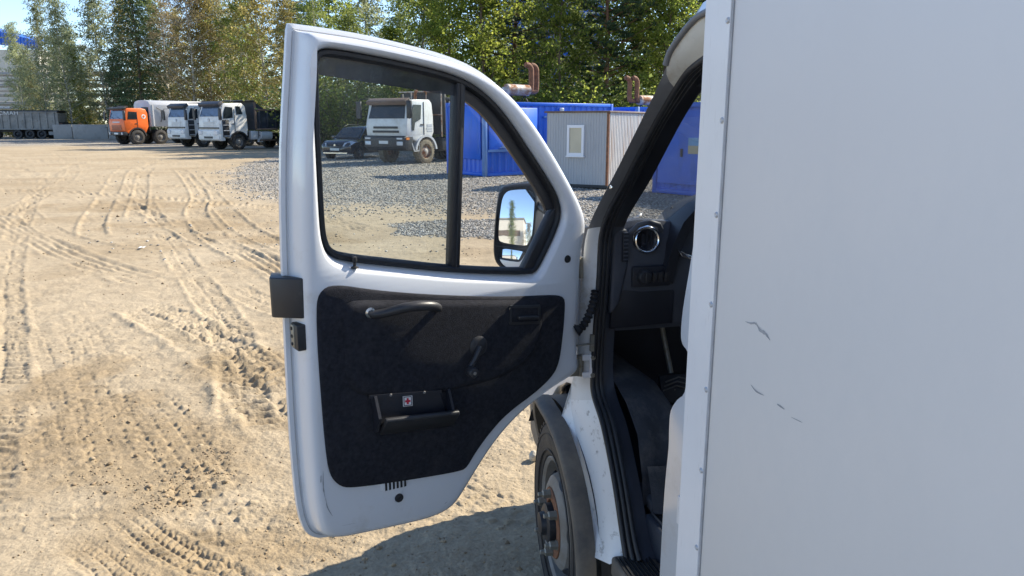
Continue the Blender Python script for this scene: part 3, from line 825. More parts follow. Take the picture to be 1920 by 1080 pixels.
GL = 'trees along the far edge of the yard'
GM = 'trees behind the blue containers'
TREES = [  # kind, name, column, distance, height, leaf, width, label
    ('birch', 'birch_tree', 88, 96, 13.6, 'l_pale', .85, 'pale slender birch nearest the blue roofed factory'),
    ('birch', 'birch_tree', 130, 94, 17.2, 'l_pale', .72, 'tallest narrow pale birch above the concrete block wall'),
    ('birch', 'birch_tree', 170, 92, 16.2, 'l_pale', .95, 'pointed pale green birch right of the tallest narrow birch'),
    ('birch', 'birch_tree', 112, 102, 9.5, 'l_olive', 1.2, 'low olive birch behind the right end of the grey tipper'),
    ('aspen', 'willow_tree', 200, 94, 11.0, 'l_mid', 1.0, 'dark many-branched tree just left of the orange truck'),
    ('birch', 'birch_tree', 236, 93, 17.5, 'l_pale', 1.15, 'broad airy birch with weeping twigs behind the orange cab'),
    ('spruce', 'spruce_tree', 306, 86, 17.5, 'l_pine', 1.25, 'broad dark green conifer behind the orange truck'),
    ('spruce', 'spruce_tree', 262, 92, 11.0, 'l_pine', 1.1, 'shorter dark conifer left of the broad dark one'),
    ('bare', 'birch_tree', 352, 88, 17.5, 'l_brown', 1.2, 'brown nearly leafless birch right of the broad dark conifer'),
    ('bare', 'birch_tree', 392, 84, 20.0, 'l_brown', 1.2, 'tall pale-stemmed leafless birch above the middle white truck'),
    ('birch', 'birch_tree', 424, 86, 16.5, 'l_olive', 1.35, 'olive brown birch above the cab of the nearer white dump truck'),
    ('bare', 'birch_tree', 456, 88, 19.0, 'l_olive', 1.2, 'tall sparse olive birch above the navy dump bed'),
    ('birch', 'birch_tree', 488, 84, 17.0, 'l_mid', 1.3, 'green birch left of the open door frame'),
    ('birch', 'birch_tree', 522, 82, 18.5, 'l_olive', 1.3, 'yellowish birch half hidden by the rear edge of the open door'),
    ('pine', 'pine_tree', 590, 80, 13.8, 'l_pine', 1.4, 'dark pine top showing just above the corner of the open door'),
    ('birch', 'birch_tree', 642, 62, 15.0, 'l_green', 1.3, 'yellow green birch above the rear half of the door frame'),
    ('bare', 'birch_tree', 615, 60, 13.0, 'l_mid', 1.2, 'thin stemmed birch behind the dark car'),
    ('birch', 'birch_tree', 700, 66, 15.5, 'l_pale', 1.2, 'pale airy birch behind the white cab seen through the door window'),
    ('birch', 'birch_tree', 668, 58, 10.0, 'l_mid', 1.4, 'low leafy birch between the dark car and the white cab'),
    ('aspen', 'aspen_tree', 742, 60, 9.0, 'l_green', 1.3, 'low fresh green tree directly behind the white cab roof'),
    ('birch', 'birch_tree', 800, 58, 15.0, 'l_mid', 1.3, 'green birch above the window divider of the open door'),
    ('aspen', 'aspen_tree', 852, 54, 14.5, 'l_green', 1.2, 'bright green aspen above the curved top of the door frame'),
    ('aspen', 'aspen_tree', 905, 50, 15.0, 'l_green', 1.35, 'tall yellow green aspen left of the twin rusty exhaust pipes'),
    ('pine', 'pine_tree', 966, 54, 17.0, 'l_blue', 1.3, 'bluish pine behind the twin rusty pipes on the left container'),
    ('aspen', 'aspen_tree', 1046, 46, 14.5, 'l_green', 1.05, 'bright leafed aspen just right of the left pair of rusty pipes'),
    ('pine', 'pine_tree', 1122, 48, 16.0, 'l_pine', 1.05, 'dark straight pine in front of the striped blue hall'),
    ('birch', 'birch_tree', 1176, 50, 14.5, 'l_mid', 1.3, 'green birch behind the right pair of rusty pipes'),
    ('aspen', 'aspen_tree', 1232, 47, 13.0, 'l_green', 1.2, 'yellow green aspen beside the cab pillar'),
    ('pine', 'pine_tree', 1300, 50, 15.5, 'l_pine', 1.35, 'dark pine showing above the white cab roof'),
    ('birch', 'birch_tree', 1270, 56, 16.0, 'l_mid', 1.3, 'tall birch seen between the cab roof and the dark pine'),
    ('birch', 'birch_tree', 1010, 57, 16.0, 'l_mid', 1.2, 'mid green birch rising between the two pairs of rusty pipes'),
    ('birch', 'birch_tree', 150, 99, 12.5, 'l_pale', 1.2, 'middling pale birch between the two pointed ones at the left'),
    ('birch', 'birch_tree', 104, 101, 11.5, 'l_pale', 1.2, 'bushy pale birch touching the right end of the blue roof'),
    ('birch', 'birch_tree', 188, 98, 13.5, 'l_pale', 1.2, 'full pale green birch leaning over the concrete block wall'),
    ('bare', 'birch_tree', 210, 99, 11.5, 'l_olive', 1.1, 'sparse olive birch rising from the gap left of the orange cab'),
    ('birch', 'birch_tree', 284, 98, 17.5, 'l_olive', 1.2, 'olive birch standing left of the broad dark conifer top'),
    ('birch', 'birch_tree', 338, 97, 17.0, 'l_mid', 1.3, 'green birch directly behind the broad dark conifer'),
    ('birch', 'birch_tree', 372, 98, 15.5, 'l_olive', 1.3, 'dense brownish birch behind the middle white dump truck'),
    ('birch', 'birch_tree', 440, 97, 18.0, 'l_pale', 1.3, 'pale tall birch far behind the navy dump bed'),
    ('birch', 'birch_tree', 472, 96, 14.0, 'l_olive', 1.4, 'low wide olive birch above the navy dump bed'),
    ('aspen', 'aspen_tree', 508, 95, 13.0, 'l_mid', 1.4, 'wide green tree just left of the door edge behind the dump bed'),
    ('birch', 'birch_tree', 566, 70, 12.8, 'l_olive', 1.2, 'olive birch behind the top corner of the open door'),
    ('birch', 'birch_tree', 770, 68, 13.0, 'l_mid', 1.3, 'green birch below the gap of open sky over the door'),
    ('aspen', 'aspen_tree', 825, 62, 12.0, 'l_green', 1.3, 'bright aspen behind the left end of the blue container'),
    ('birch', 'birch_tree', 940, 60, 17.0, 'l_mid', 1.3, 'dense green birch left of the bluish pine'),
    ('birch', 'birch_tree', 1080, 58, 15.5, 'l_mid', 1.1, 'green birch left of the striped blue hall'),
    ('aspen', 'aspen_tree', 1150, 56, 14.0, 'l_green', 1.3, 'bright leafed tree right of the dark straight pine'),
    ('birch', 'birch_tree', 1205, 58, 16.0, 'l_mid', 1.3, 'tall green birch above the right hand silencer'),
    ('bush', 'shrub', 1085, 44, 4.2, 'l_green', 1.3, 'leafy shrub behind the roof of the grey cabin'),
    ('bush', 'shrub', 1150, 45, 4.6, 'l_mid', 1.3, 'dark leafy shrub left of the right pair of rusty pipes'),
    ('bush', 'shrub', 1215, 44, 4.0, 'l_green', 1.2, 'shrub behind the right hand silencer'),
    ('bush', 'shrub', 960, 45, 4.4, 'l_mid', 1.4, 'shrub behind the left silencer'),
    ('bush', 'shrub', 890, 47, 5.0, 'l_green', 1.4, 'tall shrub behind the black bed of the white cab truck'),
    ('bush', 'shrub', 620, 56, 4.8, 'l_mid', 1.5, 'bushy undergrowth behind the dark car'),
    ('bush', 'shrub', 690, 54, 5.2, 'l_green', 1.4, 'bright undergrowth left of the white cab seen through the door window'),
    ('bush', 'shrub', 800, 55, 5.0, 'l_mid', 1.4, 'undergrowth behind the black bed right of the white cab'),
    ('bush', 'shrub', 178, 96, 3.4, 'l_olive', 1.4, 'low olive shrub behind the concrete block wall'),
    ('bush', 'shrub', 410, 84, 4.4, 'l_olive', 1.4, 'brownish shrub behind the two white dump trucks'),
    ('bush', 'shrub', 500, 80, 4.6, 'l_mid', 1.4, 'green shrub behind the navy dump bed'),
    ('bush', 'shrub', 75, 97, 4.0, 'l_olive', 1.4, 'low shrub behind the grey tipper body'),
]
for kd, nm, px, Y, h, lf, wd, lb in TREES:
    plant(kd, nm, gx_at(px, Y), Y, h, lf, lb, GL if px < 560 else GM, wd, cat='shrub' if kd == 'bush' else 'tree', tilt=(0.10, 0.12) if nm == 'willow_tree' else (0, 0))

# trees seen only in the wing mirror
plant('slim', 'birch_tree', -6.9, -50, 14.5, 'l_mid', 'narrow green tree in front of the white building in the mirror', 'trees seen in the mirror', 1.0)
plant('birch', 'birch_tree', -2.6, -58, 9.0, 'l_brown', 'brown tree at the right of the mirror picture', 'trees seen in the mirror', 1.2)

# the wood behind, one mass
def far_wood():
    rs_ = np.random.RandomState(77)
    n = 42000
    px = rs_.uniform(20, 1420, n)
    Yd = np.interp(px, [20, 520, 600, 1420], [112, 100, 78, 66]) + rs_.uniform(0, 14, n)
    top = 10.5 + 4.5 * fbm(px / 60.0, Yd * 0.05, 1.0, 4, 5) * 2
    top = np.where(px < 560, top * 0.7, top * 0.8)
    top = np.where(px < 230, top * 0.55, top)
    z = rs_.uniform(0, 1, n) ** 0.9 * top
    x = (px - 960) / 1367.0 * Yd
    c = np.stack([x, Yd, z], 1)
    V = leaf_quads(c, rs_.normal(size=(n, 3)), rs_.uniform(0.22, 0.5, n), rs_.uniform(0.15, 0.32, n), rs_)
    me = quads_mesh('far_wood', V, leafmat('far_wood_leaves', (0.12, 0.145, 0.06), (0.2, 0.215, 0.09), (0.3, 0.3, 0.14), 0.65))
    o = bpy.data.objects.new('far_wood', me); COL.objects.link(o)
    tag(o, 'dense mixed wood closing the view behind the single trees', 'wood', kind='stuff')
far_wood()

# ------------------------------------------------------------------ far buildings
def corrugated(mb, P, u, L, z0, z1, n, depth, nrm, top_fn=None, duty=0.5):
    """vertical trapezoid sheet from P along unit vector u, length L, corrugated by depth along nrm"""
    P = Vector(P); u = Vector(u); nrm = Vector(nrm); row = []
    pitch = L / n
    for i in range(n):
        for f, d in ((0.0, 0), (0.36, 0), (0.5, 1), (0.86, 1)):
            row.append((i * pitch + f * pitch, d))
    row.append((L, 0))
    lo, hi = [], []
    for s_, d in row:
        q = P + u * s_ + nrm * (d * depth)
        lo.append((q.x, q.y, z0(s_) if callable(z0) else z0)); hi.append((q.x, q.y, z1 if top_fn is None else top_fn(s_)))
    mb.loft([lo, hi], closed=False)

# factory at the left
fb = empty('factory_building', (-76.9, 118, 0)); tag(fb, 'cream factory hall with bright blue sheet roof edge at far left', 'building')
mb = MB(); mb.bx(-28, 5.2, 0, 7, 0, 12.6); mb.build('wall', 'wallcream', fb)
mb = MB()
corrugated(mb, (-28, -0.4, 0), (1, 0, 0), 34.0, lambda s_: 16.6 - 0.12 * s_, 13, 70, 0.12, (0, -1, 0), top_fn=lambda s_: 22.4 - 0.255 * s_)
mb.loft([[(-28, -0.4, 22.4), (6.0, -0.4, 13.73)], [(-28, 7.4, 22.4), (6.0, 7.4, 13.73)]], closed=False)
rf = mb.build('roof', 'factblue', fb)
mb = MB(); mb.box((-1.2, -0.9, 14.6), (1.9, 0.6, 1.5)); mb.build('roof_box', 'sidewhite', rf, bevel=0.05)
for k in range(4):
    mb = MB(); mb.bx(-11 + k * 4.2, -8.6 + k * 4.2, -0.12, 0.02, 2.0, 4.2); w = mb.build('window', 'plasticwhite', fb)
    mb = MB(); mb.bx(-10.8 + k * 4.2, -8.8 + k * 4.2, -0.18, -0.13, 2.2, 4.0); mb.build('pane', 'dkglass', w)

pr = empty('pipe_rack', (-70, 106, 0)); tag(pr, 'steel pipe rack with long silver pipes crossing behind the birches', 'pipe rack')
for zz, rr_p, yy in ((8.3, 0.32, 0), (7.5, 0.16, 0.7), (6.8, 0.28, 0.2), (6.1, 0.12, 0.8), (5.5, 0.2, 0), (4.4, 0.3, 0.4), (3.7, 0.14, 0.1)):
    mb = MB(); mb.tube([(-12, yy, zz), (24, yy, zz)], rr_p, 10); mb.build('pipe', 'pipe', pr, smooth=50)
for k in range(5):
    mb = MB(); xx = -10 + k * 8.2
    mb.bx(xx - .14, xx + .14, -.5, -.22, 0, 8.9); mb.bx(xx - .14, xx + .14, 1.1, 1.38, 0, 8.9)
    for zz in (3.35, 4.95, 7.05, 7.9): mb.bx(xx - .1, xx + .1, -.4, 1.3, zz - .1, zz)
    mb.build('post', 'pipe', pr)

# striped blue hall glimpsed between the pines
bh = empty('blue_hall', (7, 82, 0), R(-6)); tag(bh, 'tall blue and white striped hall glimpsed between the trees', 'building')
mb = MB(); mb.bx(-8, 2.6, 0, 20, 0, 19); mb.build('wall', 'factblue', bh)
for k in range(46):
    mb = MB(); z = 0.5 + k * 0.4; mb.bx(.6, 2.58, -0.05, -0.004, z, z + 0.17); mb.build('siding_strip', 'sidewhite', bh)

# white building seen in the mirror
wb = empty('white_building', (-28.9, -60, 0)); tag(wb, 'white two storey building reflected in the wing mirror', 'building')
mb = MB(); mb.bx(-20, 24.6, -14, 0, 0, 10.6); mb.build('wall', 'wallcream', wb)
mb = MB(); mb.bx(-20, 23.4, -0.02, 0.06, 4.6, 6.6); mb.build('window_band', 'bark', wb)
mb = MB(); mb.bx(-20.3, 24.9, -14.3, 0.3, 10.6, 11.0); mb.build('roof', 'concrete', wb)

# ------------------------------------------------------------------ concrete barrier blocks
for k, (xa, xb, yb, lb) in enumerate(((-52.2, -50.05, 87.0, 'concrete block of the far wall next to the grey tipper tail'),
                                  (-49.85, -45.9, 86.8, 'concrete wall block just left of the orange truck'),
                                  (-45.7, -42.0, 86.6, 'concrete wall block behind the orange truck nose'))):
    root = empty('concrete_block', ((xa + xb) / 2, yb, 0)); L = (xb - xa) / 2
    tag(root, lb, 'concrete block', 'concrete blocks of the far wall')
    mb = MB(); mb.bx(-L, L, -.25, .25, 0, 1.62); mb.build('block', 'concrete', root, bevel=0.04)
    mb = MB(); mb.tube([(-L + .7, 0, 1.58), (-L + .7, 0, 1.74), (-L + 1.0, 0, 1.74), (-L + 1.0, 0, 1.58)], 0.02, 6); mb.build('lifting_loop', 'rust', root)

# ------------------------------------------------------------------ vehicles of the yard (local: y forward, x right, z up)
def arc(cy, cz, r, a0, a1, n):
    return [(cy + r * math.cos(R(a0 + (a1 - a0) * i / (n - 1))), cz + r * math.sin(R(a0 + (a1 - a0) * i / (n - 1)))) for i in range(n)]

def yard_wheel(root, x, y, r, w, tyre='tyre', rim='steelgrey', dual=False):
    s = -1 if x < 0 else 1
    c = (x, y, r)
    mb = MB()
    h = w / 2
    prof = [(r * .55, -h * .8), (r * .62, -h), (r * .9, -h), (r * .985, -h * .8), (r, -h * .5), (r, h * .5), (r * .985, h * .8), (r * .9, h), (r * .62, h), (r * .55, h * .8)]
    mb.lathe(prof, c, (s, 0, 0), 36, False, False)
    for k in range(26):                     # tread lugs
        a = 2 * math.pi * k / 26
        for sg in (-1, 1):
            mb.box((x + sg * w * .27, y + math.cos(a + sg * .06) * r, r + math.sin(a + sg * .06) * r), (w * .42, .07 * r * 1.4, .035), rx=a + math.pi / 2)
    t = mb.build('wheel', tyre, root, smooth=40)
    mb = MB()
    mb.lathe([(r * .58, h * .78), (r * .56, h * .55), (r * .5, h * .2), (r * .44, h * .15), (r * .4, h * .45), (r * .26, h * .55), (r * .24, h * .8), (r * .12, h * .95), (0.005, h * .97)], c, (s, 0, 0), 28, False, True)
    mb.build('rim', rim, t, smooth=40)
    return t

def slope_panel(mb, y0, z0, y1, z1, hw0, hw1, off=0.02, thick=0.03):
    d = Vector((0, y1 - y0, z1 - z0)).normalized(); nrm = Vector((0, d.z, -d.y))
    if nrm.y < 0: nrm = -nrm
    a = [Vector((-hw0, y0, z0)), Vector((hw0, y0, z0)), Vector((hw1, y1, z1)), Vector((-hw1, y1, z1))]
    mb.loft([[p + nrm * (off - thick) for p in a], [p + nrm * off for p in a]], True, True, True)

def side_panel(mb, x, poly, t=0.025):
    s = -1 if x < 0 else 1
    mb.prism(poly, lambda y, z: (x - s * 0.01, y, z), lambda y, z: (x + s * t, y, z))

def chassis(root, y0, y1, z=0.95):
    mb = MB()
    for x in (-.42, .42): mb.bx(x - .05, x + .05, y1, y0, z - .14, z + .14)
    for k in range(5): mb.bx(-.4, .4, y1 + (y0 - y1) * (k + .3) / 5 - .06, y1 + (y0 - y1) * (k + .3) / 5 + .06, z - .1, z + .1)
    mb.build('chassis_rails', 'tblack', root)

def dump_bed(root, y0, y1, z0, z1, hw, mat, edge, nrib=7, canopy=0.9, rise=0.55):
    mb = MB(); t = 0.06
    mb.bx(-hw, -hw + t, y1, y0, z0, z1); mb.bx(hw - t, hw, y1, y0, z0, z1)
    mb.bx(-hw + t, hw - t, y0 - t, y0, z0, z1 + rise); mb.bx(-hw + t, hw - t, y1, y1 + t, z0, z1 - .1); mb.bx(-hw + t, hw - t, y1 + t, y0 - t, z0, z0 + .1)
    if canopy:
        mb.box((0, y0 + canopy / 2, z1 + rise + .03), (2 * hw, canopy + .1, .06))
        for s in (-1, 1):
            mb.prism([(y0, z1 + rise - .02), (y0, z1), (y0 - .9, z1 - .02)], lambda y, z: (s * hw, y, z), lambda y, z: (s * (hw - .05), y, z))
    b = mb.build('dump_bed', mat, root)
    L = y0 - y1
    for s in (-1, 1):
        for k in range(nrib):
            mb = MB(); yy = y1 + L * (k + .5) / nrib
            mb.box((s * (hw + .045), yy, (z0 + z1) / 2), (.085, .15, z1 - z0 - .1)); mb.build('rib', mat, b, bevel=.01, seg=1)
        mb = MB(); mb.box((s * (hw + .05), (y0 + y1) / 2, z1 - .03), (.12, L + .02, .14)); mb.box((s * (hw + .05), (y0 + y1) / 2, z0 + .04), (.10, L, .12)); mb.build('side_rail', edge, b, bevel=.012, seg=1)
        mb = MB(); mb.box((s * (hw + .05), y0 - .03, (z0 + z1 + rise) / 2), (.12, .13, z1 + rise - z0 - .15)); mb.build('corner_post', edge, b, bevel=.012, seg=1)
    return b

def tractor_cab(root, kind):
    hw = 1.22
    P = {'faw': dict(mat='twhite', prof=[(.02, 1.08), (.07, 1.5), (.02, 2.2), (-.26, 2.98), (-.46, 3.12), (-1.75, 3.16), (-2.02, 2.95), (-2.12, 2.3), (-2.15, 1.45)], ws=(.015, 2.24, -.235, 2.92), wr=.54, wy=-1.38),
         'kamaz': dict(mat='orange', prof=[(.0, 1.12), (.04, 1.9), (-.02, 2.1), (-.2, 2.92), (-.34, 3.03), (-1.5, 3.05), (-1.95, 2.95), (-2.1, 2.6), (-2.1, 1.5)], ws=(-.025, 2.14, -.19, 2.86), wr=.62, wy=-1.05),
         'iveco': dict(mat='twhite', prof=[(.02, 1.25), (.06, 1.7), (.0, 1.98), (-.22, 2.72), (-.4, 2.84), (-1.55, 2.86), (-1.72, 2.7), (-1.8, 2.1), (-1.82, 1.4)], ws=(-.01, 2.02, -.2, 2.68), wr=.56, wy=-1.25)}[kind]
    prof = list(P['prof']); wy, wr = P['wy'], P['wr']
    rear = prof[-1]
    a = arc(wy, wr, wr + .16, 160, 20, 9)
    a = [p for p in a if p[0] > rear[0] + .05 and p[0] < -.12 and p[1] > prof[0][1] - .35]
    body = prof + [p for p in a] if a else prof
    mb = MB(); mb.prism(body, lambda y, z: (-hw, y, z), lambda y, z: (hw, y, z))
    cab = mb.build('cab', P['mat'], root, bevel=.05, seg=2)
    y0, z0, y1, z1 = P['ws']
    mb = MB(); slope_panel(mb, y0, z0, y1, z1, 1.08, 1.0); mb.build('windscreen', 'painted_sky_glass' if kind != 'iveco' else 'dkglass', cab)
    for xx in (-.55, .35):
        mb = MB(); mb.tube([(xx, y0 + .05, z0 + .03), (xx + .5, y0 + (y1 - y0) * .25 + .05, z0 + (z1 - z0) * .25)], .014, 5); mb.build('wiper', 'tblack', cab)
    for s in (-1, 1):
        x = s * hw
        if kind == 'faw':
            w1 = [(-.26, 2.1), (-1.0, 2.16), (-1.02, 2.85), (-.48, 2.9), (-.3, 2.5)]; w2 = [(-1.3, 2.38), (-1.78, 2.42), (-1.6, 2.92), (-1.28, 2.94)]
        elif kind == 'kamaz':
            w1 = [(-.3, 2.12), (-1.1, 2.12), (-1.1, 2.72), (-.42, 2.76)]; w2 = None
        else:
            w1 = [(-.3, 1.5), (-.44, 1.5), (-.52, 1.85), (-.9, 2.0), (-.96, 2.62), (-.44, 2.62), (-.32, 2.3)]; w2 = None
        mb = MB(); side_panel(mb, x, w1); mb.build('side_window', 'dkglass', cab)
        if w2:
            mb = MB(); side_panel(mb, x, w2); mb.build('side_window', 'dkglass', cab)
        mb = MB(); mb.box((s * (hw + .012), -1.13, 2.0), (.02, .03, 1.5)); mb.box((s * (hw + .012), -1.0, 1.75), (.035, .2, .06)); mb.build('door_handle', 'tblack', cab)
        # mirror on arm
        mb = MB(); mb.tube([(s * hw, -.25, 2.9), (s * (hw + .25), .12, 2.85), (s * (hw + .28), .14, 2.0)], .02, 6); mb.box((s * (hw + .3), .15, 2.4), (.26, .1, .75)); mb.build('mirror', 'tblack', cab, bevel=.02, seg=1)
        # wheel arch and steps
        mb = MB(); A0 = arc(wy, wr, wr + .10, 172, 8, 13); A1 = arc(wy, wr, wr + .2, 172, 8, 13)
        mb.prism(A0 + A1[::-1], lambda y, z: (s * (hw - .35), y, z), lambda y, z: (s * (hw + .05), y, z)); mb.build('wheel_arch', 'tblack' if kind != 'iveco' else 'tgrey', cab)
        if kind == 'faw':
            mb = MB(); mb.box((s * (hw + .01), -.42, 1.45), (.06, .5, 1.15)); mb.build('step_panel', 'tblack', cab, bevel=.02, seg=1)
            for q in range(3):
                mb = MB(); mb.box((s * (hw + .05), -.42, .95 + q * .36), (.06, .42, .05)); mb.build('step', 'tgrey', cab)
    # front
    if kind == 'faw':
        mb = MB(); mb.box((0, -.16, 3.08), (2.3, .42, .22), rx=R(-28)); mb.build('sun_visor', 'bed', cab, bevel=.03)
        mb = MB(); mb.prism([(.02, .62), (.16, .72), (.16, 1.3), (.06, 1.42), (-.35, 1.42), (-.35, .62)], lambda y, z: (-1.2, y, z), lambda y, z: (1.2, y, z)); bp = mb.build('bumper', 'twhite', cab, bevel=.04)
        mb = MB(); mb.bx(-.5, .5, .16, .185, .78, .92); mb.build('bumper_slot', 'tblack', bp)
        mb = MB(); mb.bx(-.26, .26, .16, .18, 1.0, 1.11); mb.build('number_plate', 'plate', bp)
        mb = MB(); mb.bx(-1.18, 1.18, .05, .135, 1.44, 1.53); mb.build('dark_trim_line', 'tblack', cab)
        for q in range(4):
            mb = MB(); mb.bx(-.62, .62, .055, .085, 1.58 + q * .09, 1.62 + q * .09); mb.build('grille_slat', 'tgrey', cab)
        mb = MB(); mb.lathe([(.11, 0), (.11, .03)], (0, .05, 2.02), (0, 1, 0), 16); mb.build('badge', 'tgrey', cab)
        for s in (-1, 1):
            mb = MB(); mb.bx(s * .72, s * 1.16, .16, .2, 1.02, 1.3); mb.build('headlight', 'lamp', bp, bevel=.02, seg=1)
    elif kind == 'kamaz':
        mb = MB(); mb.box((0, -.12, 3.02), (2.3, .4, .16), rx=R(-18)); mb.build('sun_visor', 'tblack', cab, bevel=.03)
        mb = MB(); mb.bx(-.6, .6, -.8, -.5, 3.1, 3.24); mb.build('roof_lamp_bar', 'tblack', cab)
        mb = MB(); mb.bx(-1.2, 1.2, -.3, .14, .78, 1.08); bp = mb.build('bumper', 'tblack', cab, bevel=.03)
        for q in range(5):
            mb = MB(); mb.bx(-.75, .75, .03, .06, 1.2 + q * .09, 1.24 + q * .09); mb.build('grille_slat', 'tblack', cab)
        mb = MB(); mb.bx(-.55, .55, .04, .06, 1.82, 1.92); mb.build('front_nameplate', 'tgrey', cab)
        for s in (-1, 1):
            mb = MB(); mb.lathe([(.1, 0), (.1, .05)], (s * .95, .14, .93), (0, 1, 0), 14); mb.build('headlight', 'lamp', bp)
            mb = MB(); mb.lathe([(.19, 0), (.19, .012)], (s * 1.222, -1.72, 2.35), (s, 0, 0), 20); e = mb.build('round_emblem', 'letter', cab)
            mb = MB(); mb.lathe([(.1, 0), (.1, .02)], (s * 1.222, -1.72, 2.35), (s, 0, 0), 20); mb.build('emblem_centre', 'orange', e)
        mb = MB(); mb.bx(-.3, .3, .14, .16, .86, 1.0); mb.build('number_plate', 'plate', bp)
    else:
        mb = MB(); mb.box((0, -.14, 2.76), (2.36, .36, .2), rx=R(-24)); mb.build('sun_visor', 'bedrust', cab, bevel=.03)
        for q in range(2):
            mb = MB(); mb.bx(-.78 + q * .05, .78 - q * .05, .04, .085, 1.4 + q * .18, 1.5 + q * .18); mb.build('grille_slot', 'tblack', cab)
        mb = MB(); mb.prism([(.0, .62), (.2, .75), (.22, 1.2), (.05, 1.27), (-.4, 1.27), (-.4, .62)], lambda y, z: (-1.22, y, z), lambda y, z: (1.22, y, z)); bp = mb.build('bumper', 'tblack', cab, bevel=.04)
        for s in (-1, 1):
            mb = MB(); mb.bx(s * .78, s * 1.14, .2, .24, .86, 1.03); mb.build('headlight', 'lamp', bp, bevel=.02, seg=1)
            mb = MB(); mb.bx(s * .8, s * 1.12, .2, .235, 1.12, 1.19); mb.build('marker_lamp', 'lamp', bp)
            mb = MB(); mb.bx(s * 1.2, s * 1.26, -.1, .1, 1.1, 1.2); mb.build('indicator', 'amber', bp)
            mb = MB(); mb.bx(s * 1.222, s * 1.235, -1.72, -1.35, 1.45, 1.5); mb.bx(s * 1.222, s * 1.235, -1.72, -1.3, 1.56, 1.6); mb.bx(s * 1.222, s * 1.235, -1.7, -1.35, 1.66, 1.78); mb.build('side_vent', 'tgrey', cab)
        mb = MB(); mb.bx(-.27, .27, .215, .235, .92, 1.05); mb.build('number_plate', 'plate', bp)
    return cab, P

def build_faw(name, label, loc, head, group):
    root = empty(name, loc, head - math.pi / 2); tag(root, label, 'dump truck', group)
    cab, P = tractor_cab(root, 'faw'); chassis(root, -1.0, -8.4)
    for y, dual in ((-1.38, 0), (-5.4, 1), (-6.75, 1)):
        for s in (-1, 1):
            yard_wheel(root, s * (1.06 if not dual else .98), y, .54, .32 if not dual else .5)
    dump_bed(root, -2.75, -8.3, 1.35, 2.75, 1.22, 'bed', 'bedrust', 8)
    mb = MB(); mb.lathe([(.3, 0), (.33, .03), (.33, .95), (.3, .98)], (-1.0, -4.1, .95), (0, 1, 0), 18); mb.build('fuel_tank', 'tgrey', root, smooth=40)
    mb = MB(); mb.box((-1.0, -2.7, .98), (.34, .55, .6)); mb.build('battery_box', 'tgrey', root, bevel=.03)
    for z in (.62, .95):
        mb = MB(); mb.box((-1.16, -3.75, z), (.06, 1.3, .09)); mb.build('side_guard', 'bedrust', root)
    mb = MB(); mb.tube([(-1.0, -3.1, .75), (-1.0, -3.1, .5)], .1, 10); mb.tube([(-1.0, -3.35, .75), (-1.0, -3.35, .5)], .1, 10); mb.build('air_tanks', 'tgrey', root)
    return root

HD = R(234)
DG = 'dump trucks parked at the far edge'
build_faw('dump_truck', 'white cab dump truck with navy bed, nearest of the pair left of the door', (-20.65, 52.2, 0), HD, DG)
build_faw('dump_truck', 'white cab dump truck parked between the orange truck and the nearest dump truck', (-25.5, 58.2, 0), HD, DG)

# orange truck with a tall white covered body
ot = empty('covered_truck', (-33.6, 65.0, 0), R(236) - math.pi / 2); tag(ot, 'orange cab off-road truck with tall white covered body', 'truck')
cab, P = tractor_cab(ot, 'kamaz'); chassis(ot, -.9, -9.2, 1.1)
for y in (-1.05, -3.15, -6.2, -7.6):
    for s in (-1, 1): yard_wheel(ot, s * 1.05, y, .62, .42)
mb = MB()
sec = [(-1.25, 1.5), (-1.25, 3.35), (-1.05, 3.62), (-.5, 3.74), (.5, 3.74), (1.05, 3.62), (1.25, 3.35), (1.25, 1.5)]
mb.loft([[(x, -2.35, z) for x, z in sec], [(x, -9.2, z) for x, z in sec]], True, True, True)
body = mb.build('covered_body', 'tgrey', ot, bevel=.03, seg=1)
mb = MB(); mb.bx(-1.0, -.05, -2.34, -2.28, 1.7, 3.15); mb.build('front_panel', 'tblack', body)
for k in range(4):
    mb = MB(); mb.box((-1.27, -2.6 - k * 1.7, 2.45), (.06, .1, 1.8)); mb.build('rib', 'tgrey', body)
mb = MB(); mb.tube([(-1.34, -2.9, 3.1), (-1.36, -3.3, 2.9), (-1.36, -3.3, 2.2), (-1.34, -3.2, 1.9)], .035, 8); mb.build('grab_rail', 'tblack', body)
mb = MB(); mb.bx(-1.2, -.7, -2.25, -1.6 - .6, 1.1, 1.5); mb.build('tool_box', 'tblack', ot)

# white cab truck seen through the door window, black drilling bed
iv = empty('chassis_truck', (-5.62, 34.2, 0), R(236) - math.pi / 2); tag(iv, 'white cab truck with black bumper and muddy wheel seen through door window', 'truck')
cab, P = tractor_cab(iv, 'iveco'); chassis(iv, -.9, -9.4)
for y in (-1.25, -5.2, -6.6):
    for s in (-1, 1): yard_wheel(iv, s * 1.08, y, .56, .36 if y > -2 else .5, 'tyre_mud' if y > -2 else 'tyre', 'rustpaint' if y > -2 else 'steelgrey')
bd = dump_bed(iv, -2.5, -8.6, 1.3, 2.95, 1.24, 'tblack', 'tblack', 8, canopy=0.0, rise=.3)
mb = MB()
for x in (-1.3, -.4, .5):
    mb.tube([(x, -2.3, 1.2), (x, -2.3, 3.25)], .03, 6)
mb.tube([(-1.3, -2.3, 3.25), (1.3, -2.3, 3.25)], .03, 6); mb.tube([(-1.3, -2.3, 2.2), (1.3, -2.3, 2.2)], .03, 6)
for k in range(5): mb.tube([(-1.32, -2.7 - k * .5, 1.35), (-1.34, -2.75 - k * .52, 1.9 + .2 * (k % 2))], .035, 6)
mb.build('hose_frame', 'rustpaint', iv)
